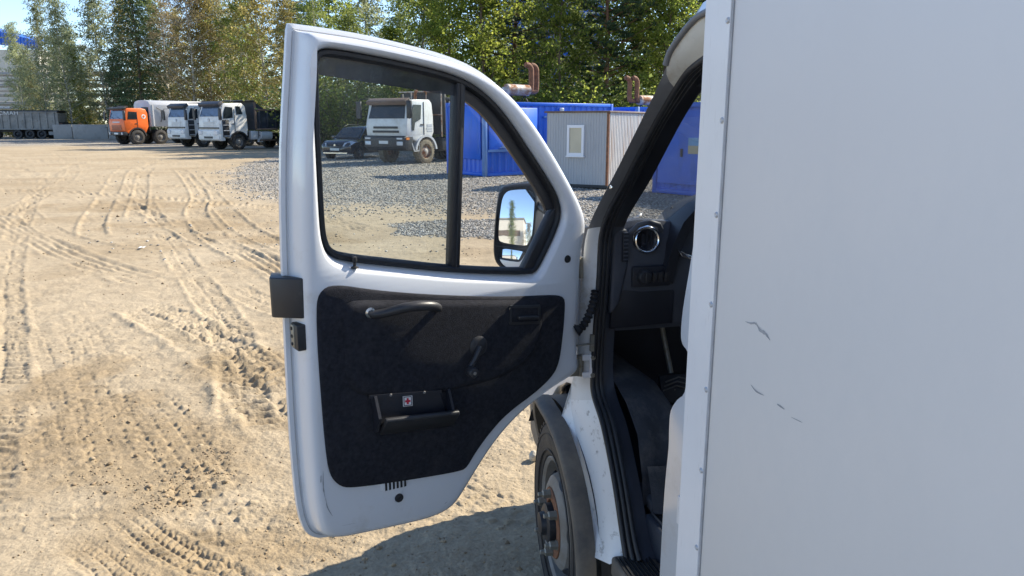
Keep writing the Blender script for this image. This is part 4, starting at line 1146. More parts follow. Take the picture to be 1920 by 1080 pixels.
mb = MB(); mb.tube([(.1, -2.1, 2.6), (.1, -2.1, 3.1), (.02, -2.05, 3.25), (-.1, -2.0, 3.3)], .07, 10); mb.build('exhaust_pipe', 'rust', iv, smooth=50)
mb = MB(); mb.box((-.95, -2.95, .85), (.5, 1.0, .6)); mb.box((-.95, -4.0, .8), (.45, .8, .5)); mb.build('side_tank', 'tblack', iv, bevel=.04)
mb = MB(); mb.tube([(-1.2, -.3, .95), (-1.24, -.42, .6), (-1.24, -.75, .6), (-1.2, -.8, .95)], .03, 6); mb.build('step', 'tgrey', iv)

# dark car
sv = empty('parked_car', (-9.0, 38.6, 0), R(250) - math.pi / 2); tag(sv, 'dark blue car parked beside the white cab truck', 'car')
st = [  # y, half width, z low, z shoulder, roof half width, roof z
    (0.0, .70, .42, .72), (-.12, .86, .30, .84), (-.5, .91, .28, .95), (-1.1, .92, .28, 1.0), (-2.2, .93, .28, 1.02), (-3.6, .93, .28, 1.04), (-4.3, .90, .34, 1.02), (-4.5, .80, .45, .95)]
mb = MB(); rings = []
for y, w, zl, zs in st:
    rings.append([(-w * .86, y, zl), (-w, y, zl + .15), (-w, y, zs - .12), (-w * .88, y, zs), (0, y, zs + .035), (w * .88, y, zs), (w, y, zs - .12), (w, y, zl + .15), (w * .86, y, zl), (0, y, zl)])
mb.loft(rings, True, True, True); body = mb.build('body', 'suv', sv, smooth=40)
mb = MB(); rings = []
for y, w, z in ((-1.05, .80, .99), (-1.35, .76, 1.2), (-1.95, .66, 1.6), (-2.6, .64, 1.67), (-3.6, .64, 1.64), (-4.25, .70, 1.3), (-4.4, .76, 1.0)):
    rings.append([(-w - .06 * (1.67 - z), y, .98), (-w, y, z - .06), (-w + .1, y, z), (0, y, z + .02), (w - .1, y, z), (w, y, z - .06), (w + .06 * (1.67 - z), y, .98)])
mb.loft(rings, True, True, True); cab = mb.build('cabin', 'suv', sv, smooth=35)
mb = MB(); slope_panel(mb, -1.12, 1.06, -1.85, 1.57, .74, .6, .03, .03); mb.build('windscreen', 'dkglass', cab)
for s in (-1, 1):
    mb = MB(); mb.loft([[(s * .80, -1.5, 1.05), (s * .82, -2.4, 1.05), (s * .82, -3.4, 1.05), (s * .80, -4.0, 1.1)], [(s * .70, -2.0, 1.5), (s * .69, -2.6, 1.56), (s * .69, -3.4, 1.54), (s * .71, -3.9, 1.42)]], closed=False); mb.build('side_window', 'dkglass', cab)
    mb = MB(); mb.tube([(s * .62, -2.0, 1.66), (s * .62, -2.3, 1.74), (s * .62, -3.4, 1.72), (s * .62, -3.6, 1.66)], .02, 6); mb.build('roof_rail', 'chrome', cab)
    mb = MB(); mb.loft([[(s * .48, .02, .66), (s * .84, -.14, .70), (s * .90, -.5, .84), (s * .80, -.34, .90), (s * .54, -.1, .82)], [(s * .48, .05, .67), (s * .86, -.11, .71), (s * .93, -.5, .86), (s * .80, -.31, .93), (s * .54, -.06, .84)]], True, True, True); mb.build('headlight', 'lamp', body)
    mb = MB(); mb.box((s * 1.0, -1.45, 1.1), (.2, .1, .15)); mb.build('door_mirror', 'suv', cab, bevel=.03)
    for y in (-.85, -3.6): yard_wheel(sv, s * .84, y, .35, .24)
for q in range(3):
    mb = MB(); mb.bx(-.42, .42, .0, .03, .6 + q * .07, .63 + q * .07); mb.build('grille_bar', 'tblack', body)
mb = MB(); mb.lathe([(.06, 0), (.06, .03)], (0, .0, .72), (0, 1, 0), 12); mb.build('badge', 'chrome', body)
mb = MB(); mb.bx(-.26, .26, .02, .05, .46, .57); mb.build('number_plate', 'plate', body)
mb = MB(); mb.bx(-.7, .7, -.2, .02, .3, .36); mb.build('lower_grille', 'chrome', body)

# grey tipper at the far left edge, only its body in view
td = empty('tipper_truck', (-70.2, 88.2, 0), R(188) - math.pi / 2); tag(td, 'grey tipper truck body with white lettering at the far left edge', 'dump truck')
chassis(td, -.5, -17.0, .9)
b = dump_bed(td, -8.3, -17.2, 1.05, 3.05, 1.26, 'bedgrey', 'bedgrey', 11, canopy=0, rise=.1)
for k in range(11):
    mb = MB(); mb.box((-1.29, -17.2 + 8.9 * (k + 1) / 11, 2.05), (.05, .4, .16)); mb.build('side_rung', 'bedgrey', b)
mb = MB(); mb.bx(-1.24, 1.24, -17.3, -8.2, 3.06, 3.24); mb.build('cover_roll', 'tblack', b, bevel=.05)
for y in (-9.4, -12.6, -13.9, -15.2):
    for s in (-1, 1): yard_wheel(td, s * 1.0, y, .52, .45, 'tblack', 'tblack')  # tyres and rims coloured black to stand for the shade under the bed
mb = MB(); mb.prism([(-17.2, .6), (-17.2, 1.9), (-18.6, 1.2), (-18.9, .8), (-18.6, .55)], lambda y, z: (-1.1, y, z), lambda y, z: (1.1, y, z)); mb.build('tail_scoop', 'tblack', td, bevel=.05)
mb = MB(); mb.box((-1.0, -16.4, .62), (.5, .8, .4)); mb.build('mud_guard', 'concrete', td)
tx = bpy.data.curves.new('lettering', 'FONT'); tx.body = 'БАСМАН'; tx.size = .52; tx.extrude = .012; tx.align_x = 'LEFT'
to = bpy.data.objects.new('lettering', tx); COL.objects.link(to); bpy.context.view_layer.update()
tm = bpy.data.meshes.new_from_object(to); bpy.data.objects.remove(to)
tm.materials.append(M['letter'])
lo = bpy.data.objects.new('lettering', tm); COL.objects.link(lo); lo.parent = b
lo.location = (-1.40, -10.0, 2.72); lo.rotation_euler = (R(90), 0, R(-90)); lo.scale = (1.35, 1, 1)

# ------------------------------------------------------------------ containers and cabin
def corr(mb, P, u, L, z0, z1, n, depth, nrm):
    P = Vector(P); u = Vector(u); nrm = Vector(nrm); lo, hi = [], []
    for i in range(n):
        for f, d in ((0.0, 0), (.36, 0), (.5, 1), (.86, 1)):
            q = P + u * (L * (i + f) / n) + nrm * (-d * depth)
            lo.append((q.x, q.y, z0)); hi.append((q.x, q.y, z1))
    q = P + u * L
    lo.append((q.x, q.y, z0)); hi.append((q.x, q.y, z1))
    mb.loft([lo, hi], closed=False)

def container(name, label, K, ang, L, W, H_, group, exhaust=None, doors=True):
    """K = front left corner; local x along the long side, local y to the back"""
    root = empty(name, (K[0], K[1], 0), ang); tag(root, label, 'container', group)
    pw = .14
    mb = MB()
    mb.bx(.08, L - .08, .08, W - .08, .1, .2); mb.bx(.06, L - .06, .06, W - .06, H_ - .1, H_ - .05); mb.build('floor_and_roof', 'bluecont', root)
    for nm, P, u, nrm, ln, n in (('long_wall', (pw, .05, 0), (1, 0, 0), (0, -1, 0), L - 2 * pw, 20), ('long_wall', (pw, W - .05, 0), (1, 0, 0), (0, 1, 0), L - 2 * pw, 20),
                                 ('end_wall', (.05, pw, 0), (0, 1, 0), (-1, 0, 0), W - 2 * pw, 8), ('end_wall', (L - .05, pw, 0), (0, 1, 0), (1, 0, 0), W - 2 * pw, 8)):
        mb = MB(); corr(mb, P, u, ln, .12, H_ - .08, n, .04, nrm); mb.build(nm, 'bluecont', root)
    for x in (0, L - pw):
        for y in (0, W - pw):
            mb = MB(); mb.bx(x, x + pw, y, y + pw, .02, H_ + .02); mb.build('corner_post', 'bluelight' if (x == 0 and y == 0) else 'bluecont', root, bevel=.012, seg=1)
    for z in (.03, H_ - .1):
        mb = MB(); mb.bx(pw, L - pw, .0, .09, z, z + .12); mb.bx(pw, L - pw, W - .09, W, z, z + .12); mb.bx(0, .09, pw, W - pw, z, z + .12); mb.bx(L - .09, L, pw, W - pw, z, z + .12); mb.build('rail', 'bluecont', root, bevel=.01, seg=1)
    return root

CG = 'blue site containers'
AA_ = math.atan2(.6, .8)
ca = container('site_container', 'blue container with rusty silencer and twin pipes, left of the grey cabin', (-.95, 25.9), AA_, 6.06, 2.44, 2.52, CG)
mb = MB(); mb.bx(.2, 2.3, -.03, .02, .85, 2.35); dp = mb.build('louvre_panel', 'bluecont', ca, bevel=.015, seg=1)
mb = MB(); mb.prism([(.75, 2.2), (1.7, 2.2), (1.45, 1.25), (1.95, .98), (.6, .98), (1.05, 1.25)], lambda x, z: (x, -.10, z), lambda x, z: (x, -.03, z)); mb.build('air_scoop', 'bluelight', ca)
mb = MB(); mb.bx(.15, 2.5, -.07, .0, .86, .94); mb.build('ledge', 'bluelight', ca)
mb = MB(); mb.bx(3.2, 4.6, -.03, .03, .3, 2.0); mb.build('door', 'bluecont', ca, bevel=.015, seg=1)
mb = MB(); mb.bx(2.6, 5.9, -.05, .0, 2.02, 2.08); mb.build('ledge', 'bluelight', ca)
mb = MB(); mb.lathe([(.07, 0), (.07, .1), (.04, .14)], (3.4, -.02, 2.3), (0, -1, 0), 12); mb.build('wall_lamp', 'letter', ca)
# rust-patched flat end
mb = MB(); mb.bx(-.03, .02, .2, 2.2, .6, 2.4); mb.build('end_sheet', 'bluecont', ca, bevel=.01, seg=1)

def silencer(root, x, y, z, flip, leng=1.25):
    s = -1 if flip else 1      # pipes on the +s end
    mb = MB(); mb.lathe([(.08, -.12), (.09, 0), (.2, .04), (.2, leng - .04), (.09, leng), (.08, leng + .1)], (x, y, z), (s, 0, 0), 22); sl = mb.build('silencer', 'rustpaint', root, smooth=40)
    mb = MB()
    for q in (.25, leng - .2):
        mb.tube([(x + s * q, y - .2, z - .42), (x + s * q, y, z - .18)], .025, 6); mb.tube([(x + s * q, y + .2, z - .42), (x + s * q, y, z - .18)], .025, 6)
    mb.bx(x + s * .1 if s > 0 else x - leng + .1, x + s * .1 + leng - .2 if s > 0 else x - .1, y - .25, y + .25, z - .46, z - .4)
    mb.build('bracket', 'tblack', root)
    for k, dx in enumerate((0.1, 0.42)):
        bx_ = x + s * (leng + dx); pts = [(x + s * (leng - .02), y + .1 * k, z - .02)]
        pts += [(bx_ - s * .08, y + .1 * k, z - .02), (bx_, y + .1 * k, z + .1), (bx_, y + .1 * k, z + .66), (bx_ - .03, y + .1 * k, z + .78), (bx_ - .12, y + .1 * k, z + .86), (bx_ - .26, y + .1 * k, z + .88)]
        c = catmull(pts, 5)
        mb = MB(); mb.tube(c, .10, 12, cap=False); mb.tube(c[len(c) // 3:], .085, 12, cap=True); mb.build('exhaust_pipe', 'rust', root, smooth=50)

silencer(ca, 1.35, .6, 2.98, False, 1.05)
cb = container('site_container', 'blue container behind the grey cabin with right pair of rusty pipes', (5.1, 31.2), AA_, 6.06, 2.44, 2.45, CG)
silencer(cb, 1.75, .5, 2.75, True, 1.2)

# blue container seen through the windscreen (its end wall towards the yard)
cc = container('site_container', 'blue container with a paper notice seen through the windscreen', (5.9, 17.2), AA_, 6.06, 3.6, 2.32, CG)
mb = MB(); mb.bx(-.03, .02, .25, 3.4, .3, 2.15); es = mb.build('end_sheet', 'bluecont', cc, bevel=.01, seg=1)
mb = MB(); mb.bx(-.06, -.031, 1.75, 2.7, .3, 2.0); dr = mb.build('door', 'bluecont', cc, bevel=.01, seg=1)
mb = MB(); mb.bx(-.1, -.06, 2.55, 2.6, 1.0, 1.2); mb.build('handle', 'tblack', dr)
mb = MB(); mb.bx(-.066, -.0605, 2.06, 2.38, 1.285, 1.48); mb.build('notice', 'paper_blue', dr)
mb = MB(); mb.bx(-.066, -.0605, 2.06, 2.38, 1.08, 1.284); mb.build('notice', 'paper_tan', dr)

# grey cabin
gc = empty('site_cabin', (2.69, 21.26, 0), math.atan2(.88, .47)); tag(gc, 'small grey metal site cabin with one white framed window', 'cabin')
# local x runs along the sunny side, local y to the window wall's far end
Lc, Wc, Hc = 6.0, 1.92, 2.12
mb = MB(); corr(mb, (.04, 0, 0), (1, 0, 0), Lc - .08, .1, Hc, 46, .025, (0, -1, 0)); mb.build('sunny_wall', 'cabinrust', gc, label='white ribbed wall streaked with rust')
mb = MB(); corr(mb, (0, .04, 0), (0, 1, 0), Wc - .08, .1, Hc, 22, .012, (-1, 0, 0)); mb.build('window_wall', 'cabingrey', gc)
mb = MB(); mb.bx(.05, Lc, Wc - .03, Wc, .1, Hc); mb.bx(Lc - .03, Lc, .05, Wc - .03, .1, Hc); mb.build('back_wall', 'cabingrey', gc)
mb = MB(); mb.bx(-.05, Lc + .05, -.05, Wc + .05, Hc, Hc + .05); mb.build('roof', 'bedrust', gc, bevel=.01, seg=1)
mb = MB(); mb.bx(-.01, Lc, -.01, Wc, .03, .11); mb.build('base_frame', 'tblack', gc)
mb = MB(); mb.bx(-.015, .05, -.015, .05, .1, Hc); mb.build('corner_trim', 'rust', gc)
mb = MB()
for y0, y1, z0, z1 in ((.72, 1.24, .92, 1.0), (.72, 1.24, 1.70, 1.78), (.72, .79, 1.0, 1.70), (1.17, 1.24, 1.0, 1.70)): mb.bx(-.06, .0, y0, y1, z0, z1)
wf = mb.build('window', 'plasticwhite', gc)
mb = MB(); mb.bx(-.03, -.012, .79, 1.17, 1.0, 1.70); mb.build('pane', 'blind', wf)
mb = MB(); mb.bx(-.09, -.0, .7, 1.26, .88, .919); mb.build('sill', 'plasticwhite', wf)

# ------------------------------------------------------------------ the box truck (local: x = right, y = forward; coordinates l, a, z)
TH = R(14.5)
Rv = Vector((math.cos(TH), math.sin(TH), 0)); Vv = Vector((-math.sin(TH), math.cos(TH), 0))
OFF = (1.8, 0.6, 0.0)
van = empty('box_truck', tuple(Rv * OFF[0] + Vv * OFF[1]), TH)
tag(van, 'white box truck with its driver door standing wide open', 'truck')
def vb(mb, name, mat, parent=None, **kw):
    return mb.build(name, mat, parent or van, off=OFF, **kw)

# --- cargo box
BL, BR_, BF, BB, BZ0, BZ1 = .58, 3.02, 1.071, -3.4, .82, 3.0
mb = MB(); mb.bx(BL, BR_, BB, BF - .002, BZ0, BZ1)
box = vb(mb, 'cargo_box', 'panel', bevel=.004, seg=1)
mb = MB()
mb.prism([(BL - .0035, BF), (BL - .0035, BF - .072), (BL - .0012, BF - .0722), (BL - .0012, BF - .002), (BL + .07, BF - .002), (BL + .07, BF)], lambda l, a: (l, a, BZ0 - .01), lambda l, a: (l, a, BZ1 + .005))
pf = vb(mb, 'corner_profile', 'profile', box)
mb = MB(); mb.bx(BL - .0022, BL - .0005, BF - .0765, BF - .0723, BZ0, BZ1); vb(mb, 'sealant_bead', 'bead', box)
mb = MB(); mb.bx(BL - .012, BL + .05, BB, BF + .004, BZ1 - .06, BZ1 + .012); vb(mb, 'top_profile', 'profile', box)
mb = MB(); mb.bx(BL - .012, BL + .05, BB, BF + .004, BZ0 - .05, BZ0 + .05); vb(mb, 'bottom_profile', 'profile', box)
mbr = MB(); mbr.lathe([(.0048, 0), (.0046, .0012), (.003, .0026), (.0025, .0022)], (0, 0, 0), (-1, 0, 0), 12, False, True)
rv0 = None
for k in range(15):
    z = .885 + k * .1383
    if rv0 is None:
        rv0 = mbr.build('rivet', 'rivet', pf, smooth=40)
        o = rv0
    else:
        o = rv0.copy(); COL.objects.link(o)
    o.location = (BL - .0035 - OFF[0], BF - .067 - OFF[1], z)
# scuffs on the side panel (thin smeared rubber marks)
def scuff(pts, wid):
    mb = MB(); C = catmull(pts, 4); lo, hi = [], []
    for i, p in enumerate(C):
        w = wid * math.sin(math.pi * (i + .4) / (len(C) + .2)) * (0.7 + 0.6 * rnd.random())
        lo.append((BL - .0006, p[0], p[1] - w)); hi.append((BL - .0006, p[0], p[1] + w))
    mb.loft([lo, hi], closed=False); vb(mb, 'scuff', 'scuff', box)
scuff([(.913, 1.573), (.899, 1.574), (.889, 1.577), (.884, 1.574)], .0016)
scuff([(.886, 1.579), (.877, 1.571), (.862, 1.569), (.85, 1.563)], .0022)
scuff([(.888, 1.487), (.874, 1.482), (.854, 1.483)], .0012)
scuff([(.824, 1.482), (.807, 1.481)], .0013)
scuff([(.792, 1.476), (.768, 1.478)], .0005)

# --- cab rails measured along the door aperture (a, z)
RA = [(1.30, 2.09), (1.46, 2.071), (1.537, 2.057), (1.629, 2.01), (1.658, 1.977), (1.738, 1.9), (1.928, 1.733), (2.159, 1.528), (2.198, 1.369), (2.225, 1.184), (2.25, 1.043), (2.30, 0.94), (2.245, 0.838), (2.131, 0.691), (1.987, 0.571), (1.903, 0.533)]
RB = [(1.35, 2.01), (1.511, 1.997), (1.552, 1.988), (1.626, 1.966), (1.687, 1.928), (1.806, 1.836), (1.957, 1.704), (2.136, 1.538), (2.161, 1.374), (2.185, 1.157), (2.197, 1.044), (2.182, 0.975), (2.091, 0.901), (1.99, 0.765), (1.915, 0.625), (1.88, 0.556)]
RC = [(1.40, 2.0), (1.57, 1.989), (1.624, 1.976), (1.677, 1.949), (1.741, 1.908), (1.84, 1.836), (1.981, 1.702), (2.148, 1.535), (2.18, 1.368), (2.202, 1.15), (2.203, 1.039), (2.179, 0.973), (2.077, 0.902), (1.979, 0.765), (1.898, 0.629), (1.842, 0.573)]
RD = [(1.45, 1.965), (1.636, 1.953), (1.685, 1.944), (1.723, 1.929), (1.77, 1.896), (1.843, 1.836), (1.996, 1.692), (2.18, 1.529), (2.215, 1.37), (2.235, 1.15), (2.235, 1.03), (2.20, .96), (2.10, .885), (1.99, .74), (1.90, .60), (1.83, .55)]
SUB = 5
def rail(P, l): return [(l, q[0], q[1]) for q in catmull(P, SUB)]
A_, B_, C_, D_ = rail(RA, .80), rail(RB, .84), rail(RC, .88), rail(RD, .93)
iR, iP, iJ, iW = 4 * SUB, 7 * SUB, 11 * SUB, 15 * SUB      # roof rail | pillar | jamb | arch panel
def band(name, mat, r0, r1, i0, i1, bow=0.0, parent=None, rows=3, label=None):
    mb = MB(); rings = []
    for k in range(rows + 1):
        t = k / rows; rings.append([tuple(Vector(p) * (1 - t) + Vector(q) * t + Vector((-bow * math.sin(math.pi * t), 0, 0))) for p, q in zip(r0[i0:i1 + 1], r1[i0:i1 + 1])])
    mb.loft(rings, closed=False)
    return vb(mb, name, mat, parent, smooth=60, weld=True, label=label)
band('roof_rail', 'cream', A_, B_, 0, iR, .010)
pc = band('pillar_cover', 'pillar', A_, B_, iR, iP, .010)
band('hinge_pillar', 'jamb', A_, B_, iP, iJ + 1, .010)
band('arch_panel', 'white_dirty', A_, B_, iJ + 1, iW, .010, rows=3, label='scuffed white panel between wheel arch and door seal')
mb = MB(); mb.lathe([(.006, 0), (.006, .003), (.003, .0045)], (.802, 1.98, 1.672), (-1, -.3, 0), 10); vb(mb, 'cover_screw', 'chrome', pc)
ret = []
for p in A_[iJ - 2:iW + 1]:
    e = Vector((0, 2.42 - p[1], .40 - p[2])); L_ = e.length; k_ = max(0.0, L_ - .428)
    ret.append(tuple(Vector((.772, p[1], p[2])) + e / L_ * k_))
mb = MB(); mb.loft([A_[iJ - 2:iW + 1], ret], closed=False); vb(mb, 'arch_return', 'white_dirty', smooth=60)
# triple rubber seal along the aperture
for k, t in enumerate((.12, .5, .88)):
    pts = [tuple(Vector(p) * (1 - t) + Vector(q) * t + Vector((-.004, -.004, 0))) for p, q in zip(B_, C_)]
    mb = MB(); mb.tube(pts, .0085, 8); vb(mb, 'door_seal', 'seal', smooth=60)
band('seal_base', 'seal', B_, C_, 0, iW, -.004)
band('pillar_trim', 'dash_dark', C_, D_, 0, iP, .012)
band('kick_trim', 'dash', C_, D_, iP, iW, .012)
# drip moulding and roof
mb = MB(); mb.tube([(.797, q[0], q[1] + .004) for q in catmull(RA[:5], SUB)], .0075, 8); vb(mb, 'drip_moulding', 'pillar', smooth=60)
mb = MB(); rings = []
for l, dz, da in ((.803, .004, 0), (.825, .045, .01), (.87, .075, .03), (1.1, .11, .06), (1.8, .13, .1), (2.5, .11, .06), (2.73, .075, .03), (2.775, .045, .01), (2.797, .004, 0)):
    rings.append([(l, 1.13, 2.075 + dz), (l, 1.40 + da * .2, 2.075 + dz), (l, 1.54 + da * .6, 2.057 + dz), (l, 1.63 + da, 2.005 + dz * .9), (l, 1.665 + da, 1.97 + dz * .8)])
mb.loft(rings, closed=False); roof = vb(mb, 'roof', 'white', smooth=60)
mb = MB(); mb.loft([[(l, 1.15, 1.99), (l, 1.56, 1.98), (l, 1.70, 1.935)] for l in (.9, 1.8, 2.7)], closed=False); vb(mb, 'headliner', 'dash_dark', roof)

# --- windscreen
mb = MB(); rings = []
for l, da in ((.925, 0), (1.1, .07), (1.4, .12), (1.8, .14), (2.2, .12), (2.5, .07), (2.675, 0)):
    rings.append([(l, a + da + .01, z) for a, z in ((1.66, 1.962), (1.80, 1.87), (2.0, 1.69), (2.19, 1.52), (2.33, 1.40))])
mb.loft(rings, closed=False); ws = vb(mb, 'windscreen', 'glass_screen', smooth=60)
mb = MB(); mb.tube([(1.75, 2.45, 1.47), (1.45, 2.36, 1.54), (1.15, 2.30, 1.565)], .008, 6); vb(mb, 'wiper', 'rubber', ws)

# --- B pillar and cab rear
BP = [(1.405, 1.80), (1.431, 1.684), (1.45, 1.602), (1.466, 1.528), (1.485, 1.439), (1.489, 1.381), (1.479, 1.359), (1.454, 1.348), (1.447, 1.325), (1.457, 1.252), (1.491, 1.22), (1.52, 1.182), (1.524, 1.14), (1.522, 1.086), (1.53, .999), (1.535, .867), (1.536, .60)]
bpp = [tuple(p) for p in catmull(BP, 3)]
poly = [(1.13, .60), (1.13, 2.06), (1.36, 2.05)] + bpp
mb = MB(); mb.prism(poly, lambda a, z: (.782, a, z), lambda a, z: (.86, a, z)); bp = vb(mb, 'rear_pillar', 'white', bevel=.012, seg=3)
mb = MB(); mb.bx(.775, .783, 1.20, 1.45, .93, 1.0); vb(mb, 'reflective_patch', 'profile', bp)
mb = MB(); mb.bx(.86, 2.74, 1.13, 1.16, .6, 2.05); vb(mb, 'rear_wall', 'white')

# --- floor, sill, firewall, right side, nose
mb = MB(); mb.bx(.95, 2.7, 1.16, 1.95, .60, .66); mb.bx(.95, 2.7, 1.95, 2.75, .66, .70)
vb(mb, 'cab_floor', 'mat', bevel=.01)
mb = MB(); mb.bx(.93, 2.72, 2.72, 2.76, .6, 1.45); vb(mb, 'firewall', 'dash_dark')
mb = MB(); rings = []       # wheel hump with rubber mat
for l, k_ in ((.935, 1), (.97, 1), (1.0, .99), (1.05, .95), (1.10, .86), (1.16, .6), (1.22, .25), (1.27, .02)):
    rings.append([(l, a + .018 * math.sin(l * 34 + i), .68 + (z - .68) * k_ + .010 * math.sin(l * 26 + i * 2)) for i, (a, z) in enumerate(((2.7, 1.02), (2.45, 1.02), (2.25, 1.005), (2.13, .965), (2.05, .88), (2.0, .76), (1.97, .68)))])
mb.loft(rings, closed=False); vb(mb, 'wheel_hump_mat', 'mat', smooth=60)
# sill with ribbed step
mb = MB(); mb.bx(.80, .93, 1.14, 1.90, .50, .565); sill = vb(mb, 'sill', 'flare', bevel=.012)
for k in range(9):
    mb = MB(); mb.bx(.808 + k * .012, .813 + k * .012, 1.2, 1.88, .565, .571); vb(mb, 'tread_rib', 'rubber', sill)
mb = MB(); mb.bx(.93, .96, 1.14, 1.95, .52, .66); vb(mb, 'sill_trim', 'dash', bevel=.008)
for k in range(5):
    mb = MB(); mb.tube([(.99 + k * .05, 1.5, .668), (.985 + k * .05, 1.93, .668)], .008, 6); vb(mb, 'mat_rib', 'mat')
# footwell step face
mb = MB(); mb.loft([[(.95 + .05 * i, 1.985 - .012 * (i % 2), .80) for i in range(7)], [(.95 + .05 * i, 1.955 + .010 * (i % 2), .74) for i in range(7)], [(.95 + .05 * i, 1.93 - .012 * (i % 2), .665) for i in range(7)]], closed=False); vb(mb, 'footwell_flap', 'mat', smooth=60)

# pedal
mb = MB(); mb.tube([(1.25, 2.60, 1.22), (1.25, 2.52, 1.06), (1.262, 2.465, .92)], .010, 8); pd = vb(mb, 'clutch_pedal', 'zinc', smooth=50)
mb = MB(); mb.box((1.268, 2.45, .863), (.11, .02, .11), rx=R(-25)); vb(mb, 'pedal_pad', 'plastic', pd, bevel=.005)
for k in range(5):
    mb = MB(); z = .823 + k * .02; mb.tube([(1.218, 2.455 - k * .009, z), (1.268, 2.449 - k * .009, z + .018), (1.318, 2.455 - k * .009, z)], .0032, 5); vb(mb, 'pedal_rib', 'steelgrey', pd)

# --- dashboard
mb = MB(); prof = [(2.24, 1.17), (2.215, 1.20), (2.20, 1.30), (2.185, 1.325), (2.185, 1.42), (2.20, 1.50), (2.225, 1.535), (2.28, 1.535), (2.45, 1.495), (2.66, 1.43), (2.70, 1.30), (2.66, 1.14)]
rings = []
for l, sx, dz in ((.885, .05, -.02), (.90, .02, -.01), (.93, .005, 0), (1.0, 0, .008), (1.10, 0, 0), (1.9, 0, -.02), (2.66, 0, -.02), (2.72, .03, -.03)):
    rings.append([(l, a + sx, z + dz * (1 if z > 1.4 else 0)) for a, z in prof])
mb.loft(rings, True, True, True); dash = vb(mb, 'dashboard', 'dash', smooth=35)
mb = MB(); mb.prism([(.905, 1.185), (.905, 1.30), (.955, 1.335), (1.12, 1.335), (1.13, 1.19)], lambda l, z: (l, 2.19 + (1.33 - z) * .16, z), lambda l, z: (l, 2.24, z)); vb(mb, 'lower_panel', 'dash_dark', dash, bevel=.006)
# end blister behind the side vent
mb = MB(); mb.prism([(.893, 1.24), (.893, 1.50), (.90, 1.525), (.945, 1.52), (.95, 1.40), (.925, 1.28)], lambda l, z: (l, 2.182, z), lambda l, z: (l, 2.22, z)); vb(mb, 'end_panel', 'dash', dash, bevel=.01)
# round vent
vc = (1.009, 2.183, 1.484)
mb = MB(); mb.lathe([(.032, -.004), (.034, .006), (.039, .010), (.0445, .006), (.046, -.006)], vc, (0, -1, .08), 40, False, False); rg = vb(mb, 'round_vent', 'chrome', dash, smooth=60)
mb = MB(); mb.lathe([(.033, .004), (.028, .0), (.016, -.012), (.004, -.010)], vc, (0, -1, .08), 30, False, True); vb(mb, 'vent_cup', 'dash_dark', rg, smooth=50)
for k in (-1, 0, 1):
    mb = MB(); mb.box((vc[0] + k * .016, vc[1] - .003, vc[2]), (.003, .006, .056 if k == 0 else .044)); vb(mb, 'vent_vane', 'dash_dark', rg)
# hood over the round vent
mb = MB(); mb.tube([(.955, 2.19, 1.505), (.975, 2.175, 1.532), (1.009, 2.17, 1.543), (1.045, 2.175, 1.532), (1.062, 2.19, 1.512)], .009, 8); vb(mb, 'vent_brow', 'dash', dash, smooth=60)
# side demister vent
mb = MB(); mb.box((.932, 2.172, 1.464), (.020, .012, .095)); sv_ = vb(mb, 'side_vent', 'dash_dark', dash, bevel=.003)
for k in range(7):
    mb = MB(); mb.box((.932, 2.165, 1.426 + k * .0125), (.015, .004, .004)); vb(mb, 'vent_slat', 'dash', sv_)
# switch panel
mb = MB(); mb.box((1.027, 2.178, 1.365), (.135, .016, .068)); sw = vb(mb, 'switch_panel', 'dash_dark', dash, bevel=.006)
mb = MB(); mb.lathe([(.024, 0), (.023, .014), (.018, .02), (.004, .021)], (.998, 2.17, 1.367), (0, -1, 0), 24, False, True); kb = vb(mb, 'light_knob', 'plastic', sw, smooth=45)
mb = MB(); mb.box((.998, 2.147, 1.367), (.006, .008, .036)); vb(mb, 'knob_grip', 'plastic', kb, bevel=.002)
for k in range(3):
    mb = MB(); mb.box((1.036 + k * .021, 2.168, 1.364), (.016, .010, .034), rx=R(8)); vb(mb, 'switch', 'plastic', sw, bevel=.003)
# instrument binnacle
mb = MB(); rings = []
pts = [(1.065, 1.36), (1.085, 1.46), (1.115, 1.54), (1.16, 1.592), (1.23, 1.625), (1.32, 1.64), (1.41, 1.625), (1.48, 1.592), (1.525, 1.54), (1.555, 1.46), (1.575, 1.36)]
rings.append([(l, 2.13 + (1.64 - z) * .12, z) for l, z in pts])
rings.append([(l, 2.19 + (1.64 - z) * .05, z + .012) for l, z in pts])
rings.append([(l, 2.36, z - .03) for l, z in pts])
rings.append([(l, 2.5, z - .12) for l, z in pts])
mb.loft(rings, closed=False)
inner = [(1.32 + (l - 1.32) * .86, z - .022) for l, z in pts]
mb.loft([[(l, 2.13 + (1.64 - z) * .12, z) for l, z in pts], [(l, 2.135 + (1.64 - z) * .12, z) for l, z in inner], [(1.32 + (l - 1.32) * .9, 2.27, z - .02) for l, z in inner]], closed=False)
bn = vb(mb, 'instrument_hood', 'dash_dark', dash, smooth=45)
mb = MB(); mb.fill([[(1.32 + (l - 1.32) * .9, z - .02) for l, z in inner]], lambda l, z: (l, 2.272, z)); vb(mb, 'gauge_panel', 'dash_dark', bn)
for cx in (1.21, 1.42):
    mb = MB(); mb.lathe([(.055, 0), (.058, .006), (.062, 0)], (cx, 2.27, 1.49), (0, -1, 0), 28, False, False); vb(mb, 'gauge_ring', 'plastic', bn, smooth=50)
mb = MB(); mb.prism([(1.10, 1.455), (1.155, 1.43), (1.16, 1.415), (1.115, 1.43)], lambda l, z: (l, 2.14, z), lambda l, z: (l, 2.2, z)); vb(mb, 'silver_bezel', 'chrome', bn, bevel=.003)
